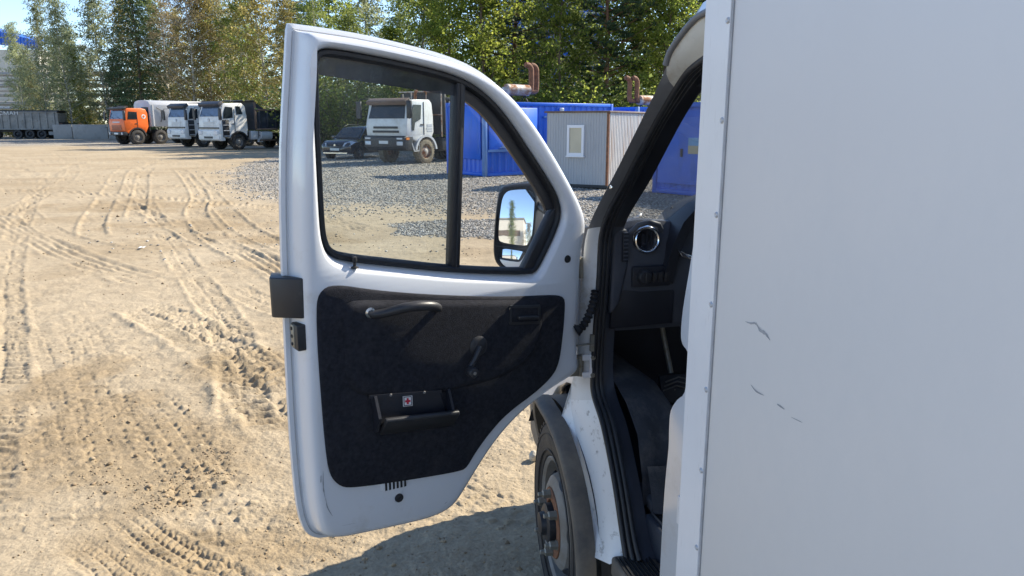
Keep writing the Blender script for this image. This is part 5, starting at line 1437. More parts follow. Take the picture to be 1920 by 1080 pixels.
# steering wheel and column, seat (mostly behind the box corner)
mb = MB(); C0 = Vector((1.36, 1.93, 1.44)); ax = Vector((0, -.75, .66)).normalized(); u = Vector((1, 0, 0)); w = ax.cross(u)
mb.tube([C0 + (u * math.cos(t) + w * math.sin(t)) * .195 for t in np.linspace(0, 2 * math.pi, 41)], .014, 10, cap=False); stw = vb(mb, 'steering_wheel', 'plastic', smooth=60)
mb = MB(); mb.lathe([(.05, .0), (.06, -.03), (.04, -.08), (.035, -.38)], C0, ax, 20); vb(mb, 'steering_column', 'plastic', stw, smooth=45)
for t in (R(10), R(170), R(270)):
    mb = MB(); d = u * math.cos(t) + w * math.sin(t); mb.tube([C0 + d * .04, C0 + d * .19], [.018, .012], 8); vb(mb, 'spoke', 'plastic', stw)
mb = MB(); mb.box((1.38, 1.50, .98), (.48, .5, .16), rx=R(6)); st_ = vb(mb, 'driver_seat', 'carpet', bevel=.05, seg=3)
mb = MB(); mb.box((1.38, 1.26, 1.32), (.46, .14, .62), rx=R(10)); vb(mb, 'seat_back', 'carpet', st_, bevel=.05, seg=3)
mb = MB(); mb.bx(1.2, 1.56, 1.3, 1.7, .65, .9); vb(mb, 'seat_base', 'tblack', st_)

# --- right side, nose, bonnet
sidepoly = [(1.13, .6), (2.0, .6), (2.2, .95), (2.7, .98), (2.95, .75), (3.2, .7), (3.3, 1.0), (2.9, 1.2), (2.35, 1.36), (2.16, 1.53), (1.66, 1.98), (1.5, 2.06), (1.13, 2.07)]
win = [(1.3, 1.48), (2.06, 1.44), (2.04, 1.56), (1.66, 1.92), (1.3, 1.95)]
mb = MB(); mb.fill([sidepoly, win[::-1]], lambda a, z: (2.80, a, z)); mb.fill([sidepoly, win[::-1]], lambda a, z: (2.74, a, z)); vb(mb, 'right_side', 'white')
mb = MB(); mb.fill([win], lambda a, z: (2.77, a, z)); vb(mb, 'right_window', 'glass_door')
mb = MB(); rings = []
for l, sh in ((.86, -.10), (.90, -.03), (1.1, .02), (1.8, .06), (2.5, .02), (2.70, -.03), (2.74, -.10)):
    rings.append([(l, 2.28 + .0 * sh, 1.375), (l, 2.45 + sh * .5, 1.375 + .02), (l, 2.85 + sh, 1.24), (l, 3.18 + sh, 1.10), (l, 3.30 + sh, .98), (l, 3.34 + sh, .80)])
mb.loft(rings, closed=False); bon = vb(mb, 'bonnet', 'white', smooth=60)
for s, l0, l1 in ((-1, .885, .93), (1, 2.67, 2.715)):
    mb = MB(); arcp = arc(2.42, .40, .50, 175, 10, 12)
    fp = [(2.27, .96), (2.30, 1.36), (2.45, 1.37), (2.85, 1.22), (3.16, 1.07), (3.22, .80), (3.10, .62)] + [p for p in arcp[::-1] if p[0] > 2.30]
    mb.prism(fp, lambda a, z: (l0, a, z), lambda a, z: (l1, a, z)); vb(mb, 'front_wing', 'white', bevel=.012)
    mb = MB(); mb.box((.97 if s < 0 else 2.63, 3.25, .92), (.3, .12, .22), rz=s * R(-12)); vb(mb, 'headlight', 'lamp', bevel=.03)
mb = MB(); sec = [(.0, .38), (.06, .42), (.08, .62), (.03, .76), (-.1, .78), (-.1, .38)]; rings = []
for l, a0 in ((.905, 2.92), (.925, 3.16), (1.0, 3.33), (1.3, 3.40), (1.8, 3.42), (2.3, 3.40), (2.60, 3.33), (2.675, 3.16), (2.695, 2.92)):
    rings.append([(l, a0 + da, z) for da, z in sec])
mb.loft(rings, True, True, True); vb(mb, 'front_bumper', 'flare', smooth=40)
mb = MB(); mb.bx(1.1, 2.5, 3.20, 3.37, .8, .99); gr = vb(mb, 'grille', 'plastic', bevel=.02)

# --- wheels
def van_wheel(lc, ac, s, name='front_wheel'):
    r = .384; c = (lc, ac, r); ax = (s, 0, 0)
    mb = MB()
    mb.lathe([(.235, .07), (.25, .092), (.30, .103), (.345, .100), (.368, .088), (.378, .068), (.384, .04), (.384, -.04), (.378, -.07), (.36, -.095), (.30, -.103), (.24, -.09)], c, ax, 72, False, False)
    for rr in (.268, .33):
        mb.tube([(lc + s * (.1005 if rr < .3 else .1015), ac + rr * math.cos(t), r + rr * math.sin(t)) for t in np.linspace(0, 2 * math.pi, 61)], .003, 5, cap=False)
    for k in range(60):
        a = 2 * math.pi * k / 60
        mb.box((lc + s * .076, ac + .374 * math.cos(a), r + .374 * math.sin(a)), (.03, .022, .012), rx=a + math.pi / 2)
        mb.box((lc - s * .02, ac + .384 * math.cos(a + .05), r + .384 * math.sin(a + .05)), (.05, .024, .012), rx=a + .05 + math.pi / 2)
    st0 = R(5.0) if name == 'front_wheel' else 0.0
    rot = lambda m_: setattr(m_, 'v', [tuple(Vector(c) + Matrix.Rotation(-st0, 3, 'Z') @ (Vector(p) - Vector(c))) for p in m_.v]) if st0 else None
    rot(mb); t = vb(mb, name, 'tyre', smooth=40)
    mb = MB()
    mb.lathe([(.244, .088), (.238, .092), (.226, .082), (.222, .03), (.214, .0), (.205, .002), (.190, .045), (.172, .085), (.150, .098), (.132, .100), (.128, .092), (.05, .092)], c, ax, 64, False, True)
    rot(mb); rim = vb(mb, 'rim', 'steelgrey', t, smooth=35)
    mb = MB(); mb.lathe([(.130, .1005), (.128, .1045), (.085, .1045), (.082, .096)], c, ax, 48, False, False); rot(mb); vb(mb, 'clamp_ring', 'rust', t, smooth=35)
    mb = MB(); mb.lathe([(.074, .09), (.072, .125), (.06, .132), (.045, .132), (.04, .15), (.01, .152)], c, ax, 32, False, True); rot(mb); vb(mb, 'hub', 'tblack', t, smooth=40)
    for k in range(6):
        a = 2 * math.pi * k / 6 + .3
        p = (lc + s * .104, ac + .108 * math.cos(a), r + .108 * math.sin(a))
        mb = MB(); mb.lathe([(.019, 0), (.019, .006), (.0165, .006), (.0165, .028), (.012, .032)], p, ax, 6, False, True); mb.lathe([(.009, .03), (.009, .046), (.007, .048)], p, ax, 10, False, True); rot(mb); vb(mb, 'wheel_nut', 'zinc', t)
    for k in range(6):
        a = 2 * math.pi * k / 6 + .82
        cc_ = Vector((lc + s * .07, ac + .178 * math.cos(a), r + .178 * math.sin(a))); ca_ = Vector((s * .6, .8 * math.cos(a), .8 * math.sin(a)))
        tang = Vector((0, -math.sin(a), math.cos(a))); bi = ca_.cross(tang)
        mb = MB(); mb.loft([[cc_ + ca_ * h + tang * (.034 * math.cos(q)) + bi * (.017 * math.sin(q)) for q in np.linspace(0, 2 * math.pi, 20, endpoint=False)] for h in (-.004, .006)], True, True, True); rot(mb); vb(mb, 'hand_hole', 'tblack', t)
    return t
van_wheel(.885, 2.42, -1); van_wheel(2.715, 2.42, 1)
van_wheel(.95, -1.6, -1, 'rear_wheel'); van_wheel(2.65, -1.6, 1, 'rear_wheel')
mb = MB(); mb.bx(1.3, 1.42, -3.3, 2.7, .5, .66); mb.bx(2.2, 2.32, -3.3, 2.7, .5, .66); mb.tube([(1.0, 2.42, .38), (2.6, 2.42, .38)], .05, 10); mb.tube([(1.0, -1.6, .38), (2.6, -1.6, .38)], .07, 10)
for k in range(6): mb.bx(.7, 2.9, -3.2 + k * .8, -3.12 + k * .8, .66, .80)
vb(mb, 'chassis', 'tblack')

# wheel arch flare: swept lip
def flare(l0, l1, s):
    mb = MB(); rings = []
    for i in range(33):
        t = R(192 - 187 * i / 32); e = Vector((0, math.cos(t), math.sin(t)))
        r0 = .426 + .01 * math.sin(i / 32 * math.pi)
        c = Vector((0, 2.42, .40)); ring = []; inb = s * .13 * max(0.0, min(1.0, (i - 17) / 13)) ** 1.3
        for l, rr in ((l0 + .062 * s, r0 + .008), (l0 + .03 * s, r0 + .004), (l0 + .008 * s, r0 + .0), (l0, r0 + .008), (l0 + .001 * s, r0 + .020), (l0 + .010 * s, r0 + .028), (l0 + .035 * s, r0 + .031), (l0 + .062 * s, r0 + .028)):
            ring.append(Vector((l + inb, 0, 0)) + c + e * rr)
        rings.append(ring)
    mb.loft(rings, True, True, True); return vb(mb, 'arch_flare', 'flare', smooth=50)
flare(.722, 0, 1); flare(2.878, 0, -1)
mb = MB(); rings = [[(l, 2.42 + .46 * math.cos(R(190 - 160 * i / 20)), .40 + .46 * math.sin(R(190 - 160 * i / 20))) for i in range(21)] for l in (.80, 1.2)]
mb.loft(rings, closed=False); vb(mb, 'wheel_well', 'tblack', smooth=50)

# ------------------------------------------------------------------ open driver's door
DA = R(69.4); HL, HA = .80, 2.24
dv = (-math.sin(DA), -math.cos(DA)); nv = (math.cos(DA), -math.sin(DA))
def DP(u, z, d):                     # u from hinge to free edge, d from outer skin towards the cab side
    return (HL + dv[0] * u + nv[0] * d, HA + dv[1] * u + nv[1] * d, z)
OUT = [(.9085, 2.0755), (.905, 2.0762), (.827, 2.072), (.717, 2.063), (.599, 2.046), (.488, 2.027), (.396, 1.999), (.316, 1.953), (.242, 1.887), (.164, 1.795), (.08, 1.681), (.022, 1.591), (.002, 1.541), (-.004, 1.48), (-.004, 1.358), (.0, 1.18), (.014, 1.062),
       (.046, 1.038), (.16, .99), (.257, .943), (.338, .882), (.396, .82), (.438, .768), (.477, .722), (.523, .704), (.592, .703), (.747, .721), (.90, .741), (.93, .755), (.95, .785), (.962, .84), (.967, .93), (.969, 1.081), (.964, 1.365), (.957, 1.594), (.947, 1.762), (.933, 1.887), (.919, 1.997), (.911, 2.067)]
WIN = [(.879, 1.911), (.876, 1.983), (.869, 2.007), (.853, 2.018), (.828, 2.021), (.723, 2.01), (.591, 1.992), (.485, 1.971), (.407, 1.939), (.328, 1.875), (.236, 1.764), (.156, 1.665), (.127, 1.612), (.124, 1.567), (.154, 1.505), (.193, 1.444), (.213, 1.415), (.24, 1.406), (.491, 1.441), (.685, 1.481), (.824, 1.51), (.863, 1.531), (.878, 1.563), (.882, 1.609), (.881, 1.763)]
TRIM = [(.908, 1.41), (.898, 1.445), (.863, 1.461), (.757, 1.432), (.636, 1.406), (.47, 1.377), (.324, 1.356), (.167, 1.341), (.133, 1.331), (.125, 1.31), (.133, 1.206), (.146, 1.123), (.171, 1.084), (.235, 1.045), (.344, 1.001), (.411, .95), (.458, .903), (.484, .868), (.505, .860), (.685, .883), (.841, .907), (.877, .923), (.9, .962), (.906, 1.038), (.909, 1.154), (.911, 1.309)]
INS = [(.824, 1.405), (.70, 1.388), (.5, 1.36), (.35, 1.34), (.24, 1.325), (.227, 1.315), (.228, 1.27), (.236, 1.215), (.27, 1.17), (.324, 1.142), (.40, 1.13), (.473, 1.129), (.60, 1.128), (.676, 1.14), (.76, 1.16), (.80, 1.17), (.825, 1.19), (.834, 1.225), (.834, 1.30), (.832, 1.39)]
def contour(P, n, it=1): return resample(list(chaikin(P, it)), n)
Co = contour(OUT, 260); No = normals2(Co)
Cw = contour(WIN, 200, 2); Nw = normals2(Cw)
Ct = contour(TRIM, 200, 2); Nt = normals2(Ct)
Ci = contour(INS, 160, 2); Ni = normals2(Ci)
def ringat(C, Nn, inset, d): 
    ins = inset if hasattr(inset, '__len__') else np.full(len(C), inset)
    P = C - Nn * np.asarray(ins)[:, None]
    dd = d if hasattr(d, '__len__') else np.full(len(C), d)
    return [DP(p[0], p[1], q) for p, q in zip(P, dd)], [tuple(p) for p in P]
mb = MB()
steps = [(0, -.004), (-.002, .002), (0, .010), (.010, .0125), (.0135, .0130), (.0165, .022), (.020, .05), (.0225, .066), (.027, .078), (.033, .0835), (.040, .085)]
# the free edge of a real door steps in further than its top
hs = np.clip(-No[:, 0], 0, 1) ** 8 * np.clip((1.56 - Co[:, 1]) / .1, 0, 1) * np.clip((Co[:, 1] - 1.05) / .06, 0, 1)
for _ in range(3): hs = (np.roll(hs, 1) + hs + np.roll(hs, -1)) / 3
dg = np.clip(-.65 * No[:, 0] - .76 * No[:, 1], 0, 1) ** 5 * np.clip((1.06 - Co[:, 1]) / .06, 0, 1)
for _ in range(6): dg = (np.roll(dg, 1) + dg + np.roll(dg, -1)) / 3
wide = 1 + 0.25 * np.clip(No[:, 0], 0, 1) ** 2 + 1.5 * hs + 1.1 * dg
def soft(i_, d):
    P = Co - No * (np.asarray(i_) * wide)[:, None]
    for _ in range(int(max(0, (i_ - .0136)) * 900)):
        P = (np.roll(P, 1, 0) + 2 * P + np.roll(P, -1, 0)) / 4
    return [DP(p[0], p[1], d) for p in P], [tuple(p) for p in P]
mb.loft([soft(i_, d)[0] for i_, d in steps])
face_loop = soft(.040, 0)[1]
low = np.clip(-Nw[:, 1], 0, 1) ** 2
wsteps = [(-.013 - .014 * low, .085), (-.010 - .010 * low, .0835 - .003 * low), (-.005 - .006 * low, .079 - .008 * low), (-.002 - .003 * low, .070 - .012 * low), (.0, .058 - .004 * low), (.001, .040), (.001, -.004)]
mb.loft([ringat(Cw, Nw, i_, d)[0] for i_, d in wsteps])
win_loop = ringat(Cw, Nw, wsteps[0][0], 0)[1]
mb.fill([face_loop, win_loop], lambda u, z: DP(u, z, .085))
mb.fill([ringat(Co, No, 0, 0)[1], ringat(Cw, Nw, .001, 0)[1]], lambda u, z: DP(u, z, -.004))
door = vb(mb, 'door', 'white', smooth=42, weld=True, label='open white driver door with black felt trim')
# black seal round the glass
mb = MB()
mb.loft([ringat(Cw, Nw, i_, d)[0] for i_, d in ((-.001, .056), (.0005, .063), (.004, .067), (.012, .067), (.016, .062), (.018, .05), (.018, .030), (.0, .028))])
seal = vb(mb, 'window_seal', 'rubber', door, smooth=45)
# divider bar
mb = MB()
def bar(mb, p, q, hw, d0, d1):
    e = Vector((q[0] - p[0], q[1] - p[1])).normalized(); n = Vector((-e.y, e.x)) * hw
    poly = [(p[0] + n.x, p[1] + n.y), (q[0] + n.x, q[1] + n.y), (q[0] - n.x, q[1] - n.y), (p[0] - n.x, p[1] - n.y)]
    mb.prism(poly, lambda u, z: DP(u, z, d0), lambda u, z: DP(u, z, d1))
bar(mb, (.4685, 1.962), (.4965, 1.447), .0135, .026, .0645); vb(mb, 'window_divider', 'rubber', door, bevel=.004)
mb = MB(); bar(mb, (.4685, 1.962), (.4965, 1.447), .0022, .0645, .0662); vb(mb, 'divider_groove', 'plastic', door)
# glass: front quarter and main pane, with a tint strip at the top
inner = [tuple(p) for p in (Cw - Nw * .012)]
def clip_u(poly, f, keep_pos):
    out = []
    for i in range(len(poly)):
        a, b = poly[i], poly[(i + 1) % len(poly)]; fa, fb_ = f(a), f(b)
        if (fa >= 0) == keep_pos: out.append(a)
        if (fa >= 0) != (fb_ >= 0):
            t = fa / (fa - fb_); out.append((a[0] + (b[0] - a[0]) * t, a[1] + (b[1] - a[1]) * t))
    return out
divline = lambda p: (p[0] - .4685) * (1.447 - 1.962) - (p[1] - 1.962) * (.4965 - .4685)
main = clip_u(inner, divline, False); quarter = clip_u(inner, divline, True)
strip = lambda p: p[1] - (1.962 + (p[0] - .868) * .075 - .20 * max(0, .62 - p[0]) ** 1.4 - .0)
film = clip_u(main, strip, True); clear = clip_u(main, strip, False)
mb = MB(); mb.fill([main], lambda u, z: DP(u, z, .045)); vb(mb, 'door_glass', 'glass_door', door)
mb = MB(); mb.fill([film], lambda u, z: DP(u, z, .0475)); vb(mb, 'tint_strip', 'glass_film', door)
mb = MB(); mb.fill([quarter], lambda u, z: DP(u, z, .045)); vb(mb, 'quarter_glass', 'glass_quarter', door)
# mirror bracket plate filling the front corner of the quarter light, dark band along its curved edge
mb = MB(); mb.prism([(.160, 1.585), (.142, 1.600), (.136, 1.57), (.205, 1.43), (.232, 1.418), (.262, 1.424)], lambda u, z: DP(u, z, .030), lambda u, z: DP(u, z, .058)); vb(mb, 'mirror_plate', 'plastic', door, bevel=.004)
qi = [tuple(p) for p in Cw - Nw * .017]; qo = [tuple(p) for p in Cw - Nw * .046]
sel = [i for i in range(len(Cw)) if Cw[i][0] < .455 and Cw[i][1] > 1.60]
mb = MB(); mb.loft([[DP(*qi[i], .050) for i in sel], [DP(*qo[i], .050) for i in sel], [DP(*qo[i], .036) for i in sel]], closed=False); vb(mb, 'quarter_inner_seal', 'plastic', door, smooth=50)

# trim panel
mb = MB(); mb.loft([ringat(Ct, Nt, i_, d)[0] for i_, d in ((0, .083), (0, .091), (.003, .0945), (.009, .096))]); mb.fill([ringat(Ct, Nt, .009, 0)[1]], lambda u, z: DP(u, z, .096))
trim = vb(mb, 'trim_panel', 'carpet', door, smooth=40, weld=True)
mb = MB(); mb.loft([ringat(Ci, Ni, i_, d)[0] for i_, d in ((-.012, .0955), (-.003, .1035), (.002, .106), (.008, .1065))]); mb.fill([ringat(Ci, Ni, .008, 0)[1]], lambda u, z: DP(u, z, .1065)); vb(mb, 'trim_insert', 'carpet', door, smooth=50, weld=True)
# pull handle
hp = catmull([(.782, 1.378, .101), (.765, 1.373, .106), (.735, 1.376, .120), (.70, 1.387, .142), (.66, 1.389, .152), (.62, 1.383, .148), (.592, 1.370, .130), (.584, 1.360, .104)], 6)
mb = MB(); mb.tube([DP(*p) for p in hp], [.0095 + .0035 * math.sin(i / (len(hp) - 1) * math.pi) for i in range(len(hp))], 12)
pull = vb(mb, 'pull_handle', 'plastic', door, smooth=60)
mb = MB(); mb.lathe([(.0145, 0), (.0135, .006), (.008, .008), (.006, .005)], DP(.776, 1.379, .103), (nv[0], nv[1], 0), 20, False, True); vb(mb, 'handle_screw', 'chrome', pull, smooth=40)
# inside opener
mb = MB()
for u0, u1, z0, z1 in ((.234, .345, 1.322, 1.33), (.234, .345, 1.272, 1.28), (.337, .345, 1.28, 1.322), (.234, .242, 1.28, 1.322)):
    mb.prism([(u0, z0), (u1, z0), (u1, z1), (u0, z1)], lambda u, z: DP(u, z + (u - .29) * .13, .100), lambda u, z: DP(u, z + (u - .29) * .13, .1085))
op = vb(mb, 'door_opener', 'plastic', door, bevel=.002)
mb = MB(); mb.prism([(.245, 1.288), (.318, 1.288), (.318, 1.299), (.245, 1.299)], lambda u, z: DP(u, z + (u - .29) * .13, .101), lambda u, z: DP(u, z + (u - .29) * .13, .117)); vb(mb, 'opener_lever', 'plastic', op, bevel=.003)
# window crank
mb = MB(); mb.lathe([(.030, 0), (.029, .008), (.022, .012), (.004, .013)], DP(.452, 1.234, .101), (nv[0], nv[1], 0), 28, False, True); cr = vb(mb, 'window_crank', 'plastic', door, smooth=45)
mb = MB(); mb.tube([DP(.452, 1.234, .116), DP(.474, 1.206, .124), DP(.497, 1.176, .124)], [.010, .0085, .008], 10); vb(mb, 'crank_arm', 'plastic', cr, smooth=50)
mb = MB(); mb.lathe([(.0135, 0), (.0155, .008), (.0155, .026), (.013, .030), (.006, .031)], DP(.497, 1.176, .128), (nv[0], nv[1], 0), 24, True, True); kn = vb(mb, 'crank_knob', 'plastic', cr, smooth=40)
mb = MB(); mb.lathe([(.005, 0), (.004, .002)], DP(.497, 1.176, .159), (nv[0], nv[1], 0), 14); vb(mb, 'knob_cap', 'steelgrey', cr)
# map pocket with a first-aid sticker
pk = [(.778, 1.152), (.585, 1.124), (.540, 1.070), (.757, 1.096)]
mb = MB()
mb.prism([(.788, 1.160), (.574, 1.129), (.574, 1.120), (.788, 1.151)], lambda u, z: DP(u, z, .101), lambda u, z: DP(u, z, .108))
mb.loft([[DP(.784, 1.155, .1025), DP(.578, 1.125, .1025)], [DP(.770, 1.07, .1030), DP(.556, 1.045, .1030)]], closed=False)
mb.loft([[DP(.770, 1.07, .103), DP(.556, 1.045, .103)], [DP(.757, 1.088, .132), DP(.541, 1.063, .132)]], closed=False)
pkt = vb(mb, 'map_pocket', 'dash_dark', door)  # near-black colour adds the darkness of the recess to the pocket
mb = MB(); mb.prism([(.134, .004), (.144, .001), (.146, -.007), (.136, -.018), (.110, -.052), (.097, -.058), (.097, -.046), (.130, -.006)], lambda d, q: DP(.760, 1.097 + q, d), lambda d, q: DP(.538, 1.069 + q, d)); vb(mb, 'pocket_lip', 'plastic', pkt, bevel=.003)
for u_ in (.772, .552):
    mb = MB(); zc_ = 1.098 + (u_ - .760) * .126; mb.prism([(.100, .055), (.110, .055), (.134, .0), (.110, -.045), (.100, -.045)], lambda d, q: DP(u_ + .004, zc_ + q, d), lambda d, q: DP(u_ - .004, zc_ + q, d)); vb(mb, 'pocket_end', 'dash_dark', pkt)
for u, z in ((.728, 1.143), (.628, 1.129)):
    mb = MB(); mb.lathe([(.004, 0), (.003, .002)], DP(u, z + .005, .1085), (nv[0], nv[1], 0), 10); vb(mb, 'rivet', 'steelgrey', pkt)
def plate(u0, u1, z0, z1, d0, d1, sk=.13):
    m_ = MB(); m_.prism([(u0, z0), (u1, z0), (u1, z1), (u0, z1)], lambda u, z: DP(u, z + (u - .677) * sk, d0), lambda u, z: DP(u, z + (u - .677) * sk, d1)); return m_
stk = vb(plate(.6645, .6925, 1.105, 1.134, .1062, .1070), 'first_aid_sticker', 'sticker', pkt, label='white first aid sticker with a red cross')
mb = plate(.6665, .6905, 1.1305, 1.1325, .1070, .1074); mb.v += []; vb(mb, 'sticker_border', 'ink', pkt)
vb(plate(.6665, .6905, 1.1065, 1.1085, .1070, .1074), 'sticker_border', 'ink', pkt)
vb(plate(.6665, .6685, 1.1086, 1.1304, .1070, .1074), 'sticker_border', 'ink', pkt)
vb(plate(.6885, .6905, 1.1086, 1.1304, .1070, .1074), 'sticker_border', 'ink', pkt)
mb = plate(.6755, .6815, 1.111, 1.128, .1070, .1074)
m2 = plate(.6705, .6865, 1.1167, 1.1223, .1070, .1076); mb.add(m2.v, m2.f); vb(mb, 'red_cross', 'red', pkt)
# bottom drain plate with black strips painted as the slots' inner shade, grommet
mb = MB(); mb.prism([(.757, .905), (.757, .872), (.742, .863), (.718, .862), (.712, .838), (.704, .829), (.697, .838), (.690, .856), (.676, .870), (.672, .905)], lambda u, z: DP(u, z, .083), lambda u, z: DP(u, z, .0872)); vb(mb, 'drain_plate', 'white', door, bevel=.002)
for k in range(6):
    u = .742 - k * .0115
    mb = MB(); mb.prism([(u - .0032, .868 + k * -.0008), (u + .0032, .868 + k * -.0008), (u + .0032, .905), (u - .0032, .905)], lambda u_, z: DP(u_, z, .084), lambda u_, z: DP(u_, z, .0877)); vb(mb, 'slot_shade_strip', 'rubber', door)
mb = MB(); mb.lathe([(.0125, 0), (.012, .004), (.006, .006), (.004, .004)], DP(.705, .836, .087), (nv[0], nv[1], 0), 22, False, True); vb(mb, 'grommet', 'rubber', door, smooth=40)
# lock knob and rubber plug
mb = MB(); mb.lathe([(.010, 0), (.009, .003), (.004, .005), (.0035, .014), (.007, .017), (.0065, .028), (.003, .030)], DP(.800, 1.4925, .0790), (0, 0, 1), 16); vb(mb, 'lock_knob', 'rubber', door, smooth=40)
mb = MB(); mb.lathe([(.012, 0), (.011, .003), (.003, .004)], DP(.115, 1.445, .0852), (nv[0], nv[1], 0), 22, False, True); vb(mb, 'rubber_plug', 'rubber', door, smooth=40)
# latch on the free edge, outside handle wrapping the edge
E1 = Vector((dv[0], dv[1], 0)); E2 = Vector((nv[0], nv[1], 0))
def dbox(mb, u0, u1, z0, z1, d0, d1): return mb.prism([(u0, z0), (u1, z0), (u1, z1), (u0, z1)], lambda u, z: DP(u, z, d0), lambda u, z: DP(u, z, d1))
mb = MB(); dbox(mb, .930, .955, 1.298, 1.365, .028, .072); lt = vb(mb, 'door_latch', 'tblack', door, bevel=.004)
mb = MB(); dbox(mb, .951, .9575, 1.302, 1.362, .030, .052); vb(mb, 'latch_plate', 'zinc', lt, bevel=.002)
for z in (1.312, 1.332, 1.352):
    mb = MB(); mb.lathe([(.0045, 0), (.004, .003)], DP(.9575, z, .041), E1, 10); vb(mb, 'latch_screw', 'tblack', lt)
mb = MB(); mb.prism([(.000, .046), (.010, .050), (.020, .046), (.066, -.004), (.070, -.014), (.062, -.020), (.010, .006), (-.045, .010), (-.050, .026)], lambda d, q: Vector(DP(.945 + q, 1.379, d)), lambda d, q: Vector(DP(.945 + q, 1.480, d))); vb(mb, 'outside_handle', 'plastic', door, bevel=.005, seg=3)

# hinges, gaiter, check strap on the hinge pillar
for z in (1.400, 1.072):
    mb = MB(); mb.lathe([(.0125, -.034), (.0125, .034)], (.800, 2.205, z), (0, 0, 1), 14); hg = vb(mb, 'hinge', 'zinc', smooth=40)
    mb = MB(); mb.box((.826, 2.195, z + .030), (.045, .012, .020)); mb.box((.826, 2.195, z - .030), (.045, .012, .020)); mb.box((.838, 2.192, z), (.018, .010, .078)); vb(mb, 'hinge_leaf', 'profile', hg, bevel=.002)
    mb = MB(); mb.box((.775, 2.200, z), (.035, .022, .062)); vb(mb, 'hinge_door_leaf', 'zinc', hg, bevel=.003)
    for dz in (-.03, .03):
        mb = MB(); mb.lathe([(.008, 0), (.008, .007)], (.838, 2.188, z + dz), (0, -1, 0), 6); vb(mb, 'hinge_bolt', 'zinc', hg)
gp = catmull([(.832, 2.165, 1.330), (.822, 2.15, 1.300), (.800, 2.13, 1.262), (.778, 2.125, 1.228), (.758, 2.13, 1.214)], 9)
mb = MB(); mb.tube(gp, [.0125 + .003 * math.sin(i * 2.1) + (.006 if i > len(gp) - 6 else 0) for i in range(len(gp))], 12); vb(mb, 'cable_gaiter', 'rubber', smooth=60)
mb = MB(); mb.tube([(.735, 2.15, 1.157), (.78, 2.16, 1.156), (.835, 2.175, 1.154)], .0035, 8); mb.box((.830, 2.178, 1.155), (.012, .012, .055)); vb(mb, 'check_strap', 'zinc')
# hinge-side shut face strip of the door (dull, dusty)
mb = MB(); zz = np.linspace(1.085, 1.49, 12); mb.loft([[DP(u, z, d) for z in zz] for u, d in ((.022, .0155), (.028, .019), (.046, .046), (.068, .070), (.084, .079))], closed=False); vb(mb, 'hinge_shut_face', 'jamb', door, smooth=50)

# hem sealer line along the flange, weld dimples, rubbed marks low on the door
mb = MB(); P = Co - No * .0115; kk = [i for i in range(len(Co)) if No[i][0] > .3 or (No[i][1] < -.5 and Co[i][0] > .5) or (No[i][1] > .6)]
run = []
for i in range(len(Co)):
    on = i in set(kk)
    if on: run.append(DP(P[i][0], P[i][1], .0132))
    if (not on or i == len(Co) - 1) and len(run) > 3:
        mb.tube(run, .0011, 5); run = []
    elif not on: run = []
vb(mb, 'hem_sealer', 'bead', door)
for pts in ([(.915, .975), (.917, .93), (.914, .90)], [(.913, .90), (.909, .87), (.897, .842)], [(.921, .965), (.923, .945)], [(.55, .775), (.56, .772)], [(.83, .80), (.85, .803), (.875, .806)]):
    mb = MB(); C = catmull(pts, 4); lo_, hi_ = [], []
    for i, p in enumerate(C):
        w_ = .0013 * math.sin(math.pi * (i + .5) / (len(C) + .2)) * (.5 + rnd.random())
        lo_.append(DP(p[0] - w_, p[1] - w_ * .4, .0858)); hi_.append(DP(p[0] + w_, p[1] + w_ * .4, .0858))
    mb.loft([lo_, hi_], closed=False); vb(mb, 'rub_mark', 'scuff', door)

# ------------------------------------------------------------------ wing mirror, carried outside the door
HO = [(.5617, 2.3658, 1.6092), (.5723, 2.3647, 1.6384), (.5923, 2.3593, 1.6521), (.6746, 2.3333, 1.6593), (.6875, 2.3281, 1.6475), (.6846, 2.3222, 1.5619), (.6731, 2.3175, 1.458), (.6539, 2.3186, 1.3949), (.6368, 2.3222, 1.3701), (.59, 2.3374, 1.3713), (.5586, 2.3491, 1.3903), (.5459, 2.3557, 1.4218), (.5491, 2.3603, 1.4916)]
G1 = [(.5748, 2.3611, 1.6041), (.5852, 2.3597, 1.6282), (.6036, 2.3547, 1.6402), (.6809, 2.3299, 1.6424), (.6783, 2.3256, 1.5791), (.6684, 2.3204, 1.4754), (.6582, 2.322, 1.4544), (.6133, 2.3368, 1.4574), (.5719, 2.3509, 1.4657), (.5621, 2.3547, 1.4743), (.5649, 2.358, 1.5265)]
G2 = [(.5682, 2.3508, 1.45), (.6131, 2.3359, 1.4452), (.6546, 2.3218, 1.4369), (.6457, 2.3221, 1.4053), (.6336, 2.3239, 1.3789), (.5951, 2.3363, 1.3784), (.5704, 2.3457, 1.3957), (.5609, 2.3506, 1.4184)]
mw = Vector((-.06, -1, .077)).normalized(); mn = Vector((mw.dot(Rv), mw.dot(Vv), mw.z))
ho = [Vector(p) for p in chaikin(HO, 2)]; hc = sum(ho, Vector()) / len(ho)
back = -mn * .085 + Vector((.045, .0, 0))
mb = MB()
mb.loft([[hc + (p - hc) * .80 - mn * .006 for p in ho], [hc + (p - hc) * .96 + mn * .004 for p in ho], [hc + (p - hc) * 1.0 + mn * .0 for p in ho], [hc + (p - hc) * 1.02 - mn * .02 for p in ho], [hc + (p - hc) * .98 + back * .7 for p in ho], [hc + (p - hc) * .8 + back for p in ho]], True, True, True)
mir = vb(mb, 'wing_mirror', 'plastic', smooth=50)
